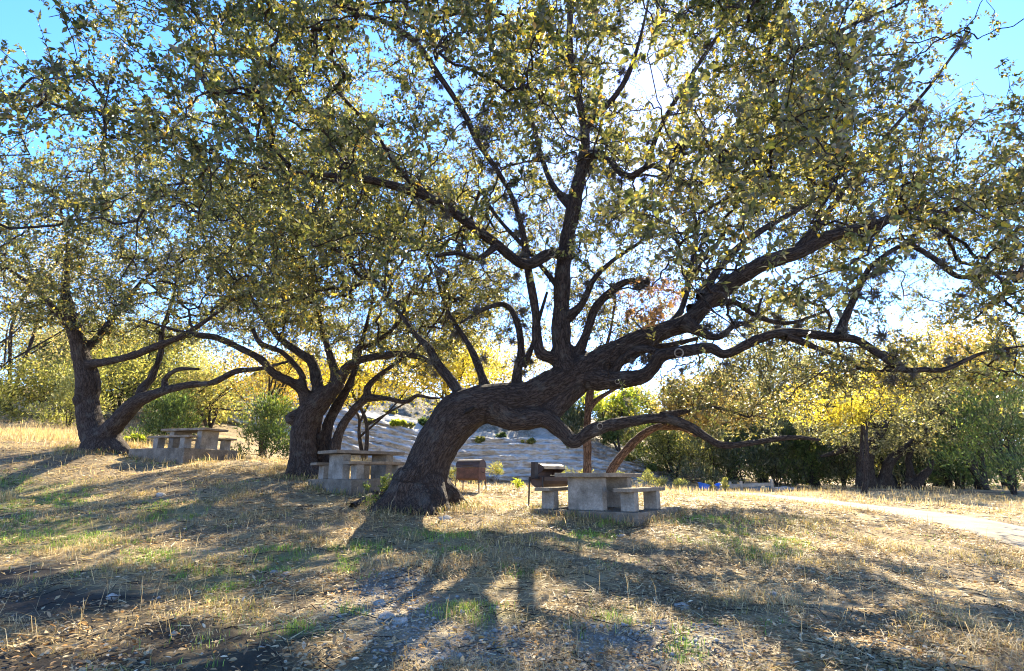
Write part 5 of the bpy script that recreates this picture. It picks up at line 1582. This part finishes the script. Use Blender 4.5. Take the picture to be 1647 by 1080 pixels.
    col = palette_mix(np.c_[ex, ey, np.zeros(len(ex))], [(0.40, 0.30, 0.15), (0.30, 0.22, 0.11), (0.16, 0.22, 0.05), (0.22, 0.20, 0.08)], [.35, .25, .2, .2], 1.2, 64, 0.25)
    blades('edge_grass', ex, ey, RNG.uniform(0.08, 0.30, len(ex)), 0.006 + 0.0004 * ey, col, RNG.uniform(0.2, 1.2, len(ex)), 'dry grass growing against the concrete pads and trunk bases', 'grass')
    # fallen twigs
    x, y = scatter_points(1500, 3.4, 22, 1.2)
    k = clear_of_things(x, y); x, y = x[k], y[k]; n = len(x)
    a = RNG.uniform(0, 6.28, n); L = RNG.uniform(0.12, 0.55, n)
    A = np.c_[x, y, ground(x, y) + 0.02]; bx, by = x + np.cos(a) * L * 0.5, y + np.sin(a) * L * 0.5
    Bp = np.c_[bx, by, ground(bx, by) + 0.035]; a2 = a + RNG.normal(0, 0.5, n)
    cx, cy = bx + np.cos(a2) * L * 0.5, by + np.sin(a2) * L * 0.5
    Cp = np.c_[cx, cy, ground(cx, cy) + 0.02]; r = 0.003 + 0.0004 * y
    v1, f1, k1 = prisms(A, Bp, r, r * 0.8, 3); v2, f2, k2 = prisms(Bp, Cp, r * 0.8, r * 0.4, 3)
    o = link('fallen_twigs', np_mesh('fallen_twigs', np.vstack([v1, v2]), [f1, f2 + len(v1)], smooth=True, vecattr=np.vstack([k1, k2])), M['bark'])
    tag(o, 'thin dead twigs fallen on the ground', 'twigs', None, 'stuff')
    # tall golden grass behind the middle table and along the far field
    cl = []
    for (px, py, Y, r, n) in [(590, 745, 26, 1.2, 900), (570, 748, 25, 1.0, 700), (625, 745, 27, 1.1, 700), (655, 748, 27, 0.9, 500), (15, 770, 15, 0.25, 160), (30, 700, 26, 2.5, 1500), (70, 705, 25, 2.0, 1000)]:
        c_ = P(px, py, Y)
        cl.append(np.c_[c_[0] + RNG.normal(0, r * 0.5, n), c_[1] + RNG.normal(0, r * 0.5, n)])
    q = np.vstack(cl)
    u1, u2 = scatter_points(16000, 18, 42, 0.8)
    dn = fbm(np.c_[u1, u2, np.zeros(len(u1))], 0.3, 83, 2) > 0.42
    kk = clear_of_things(u1, u2) & dn & (np.hypot(u1 + 1.5, u2 - 19) > 2.6) & (hill_front(u1, u2))
    u1, u2 = u1[kk], u2[kk]
    X, Y_ = np.r_[q[:, 0], u1], np.r_[q[:, 1], u2]
    hh = np.r_[np.where(q[:, 0] < -12, RNG.uniform(0.12, 0.40, len(q)), RNG.uniform(0.4, 0.9, len(q))), RNG.uniform(0.12, 0.40, len(u1))]
    hh[len(cl[0]) * 0:0] = 0
    col = palette_mix(np.c_[X, Y_, np.zeros(len(X))], [(0.55, 0.42, 0.20), (0.62, 0.50, 0.27), (0.42, 0.33, 0.15)], [.4, .35, .25], 0.5, 65, 0.2)
    blades('tall_dry_grass', X, Y_, hh, 0.007 + 0.0004 * Y_, col, RNG.uniform(0.05, 0.6, len(X)), 'tall golden grass beyond the picnic tables', 'grass')
    # fallen oak leaves
    x, y = scatter_points(135000, 3.0, 24, 1.6)
    p = np.c_[x, y, np.zeros(len(x))]
    dk, gv, lu = ground_patches(x, y, ground_smooth(x, y))
    d = np.clip((fbm(p, 1.1, 91, 3) - 0.38) * 5.0, 0.10, 1) * (1 - 0.75 * dk) * (1 - 0.3 * gv) * (1 - 0.5 * lu)
    k = (RNG.random(len(x)) < d) & (road_dist(x, y) > 1.0)
    x, y = x[k], y[k]
    n = len(x)
    z = ground(x, y) + RNG.uniform(0.008, 0.05, n)
    on_pad = np.zeros(n, bool)
    for q in [q for q in bpy.data.objects if q.name.startswith('concrete_pad')]:
        c_, s_ = math.cos(-q.rotation_euler.z), math.sin(-q.rotation_euler.z)
        dx, dy = x - q.location.x, y - q.location.y
        ii = (np.abs(c_ * dx - s_ * dy) < 1.2) & (np.abs(s_ * dx + c_ * dy) < 1.27)
        z[ii] = q.location.z + max(v.co.z for v in q.data.vertices) - 0.004; on_pad |= ii
    kk = (clear_of_things(x, y) & ~on_pad) | (on_pad & (RNG.random(n) < 0.4))
    x, y, z = x[kk], y[kk], z[kk]; n = len(x)
    ax = rand_dirs(n); ax[:, 2] *= 0.22
    nor = unit(np.array([0, 0, 1.0]) + RNG.normal(0, 0.32, (n, 3)))
    L = RNG.uniform(0.032, 0.072, n); W = L * RNG.uniform(0.36, 0.5, n)
    col = palette_mix(np.c_[x, y, z], [(0.42, 0.32, 0.19), (0.33, 0.235, 0.125), (0.20, 0.13, 0.07), (0.52, 0.43, 0.29), (0.36, 0.18, 0.05), (0.14, 0.10, 0.06)], [.28, .26, .22, .10, .04, .16], 0.6, 67, 0.25)
    o = make_leaves('fallen_leaves', np.c_[x, y, z], ax, nor, L, W, col, M['litter'], None, y < 5.5)
    tag(o, 'brown and tan oak leaves lying on the ground', 'leaf litter', None, 'stuff')
    # gravel
    x, y = scatter_points(60000, 3.2, 12, 1.2)
    dk, gv, lu = ground_patches(x, y, ground_smooth(x, y))
    k = RNG.random(len(x)) < np.clip(gv * 0.9, 0.012, 1)
    x, y = x[k][:9000], y[k][:9000]
    bm = bmesh.new(); bmesh.ops.create_icosphere(bm, subdivisions=1, radius=1.0)
    bm.verts.ensure_lookup_table()
    iv = np.array([v.co for v in bm.verts]); iff = np.array([[v.index for v in f.verts] for f in bm.faces]); bm.free()
    iv = iv; n = len(x)
    # an octahedron-like chip is enough for a pebble
    ov = np.array([(1, 0, 0), (-1, 0, 0), (0, 1, 0), (0, -1, 0), (0, 0, 1), (0, 0, -1)], float)
    of = np.array([(0, 2, 4), (2, 1, 4), (1, 3, 4), (3, 0, 4), (2, 0, 5), (1, 2, 5), (3, 1, 5), (0, 3, 5)])
    r = np.exp(RNG.normal(-4.55, 0.5, n)).clip(0.004, 0.035)
    z = ground(x, y) + r * 0.3
    jit = RNG.uniform(0.6, 1.35, (n, 6, 3))
    ang = RNG.uniform(0, 6.28, n); ca, sa = np.cos(ang), np.sin(ang)
    vv = ov[None] * jit * r[:, None, None] * np.array([1.2, 1.0, 0.7])
    vv = np.stack([vv[..., 0] * ca[:, None] - vv[..., 1] * sa[:, None], vv[..., 0] * sa[:, None] + vv[..., 1] * ca[:, None], vv[..., 2]], -1) + np.c_[x, y, z][:, None]
    ff = (of[None] + (np.arange(n) * 6)[:, None, None]).reshape(-1, 3)
    o = link('gravel', np_mesh('gravel', vv.reshape(-1, 3), [ff]), M['rock'])
    tag(o, 'pale limestone gravel scattered over the bare ground', 'gravel', None, 'stuff')

def hill_front(x, y):
    return y < np.interp(x, [-24, -14, 0, 10, 20], [43, 41.5, 40, 42, 45.5])
build_cover()

tri = sum(len(o.data.polygons) for o in bpy.data.objects if o.type == 'MESH')
print('polygons', tri, 'objects', len(bpy.data.objects))
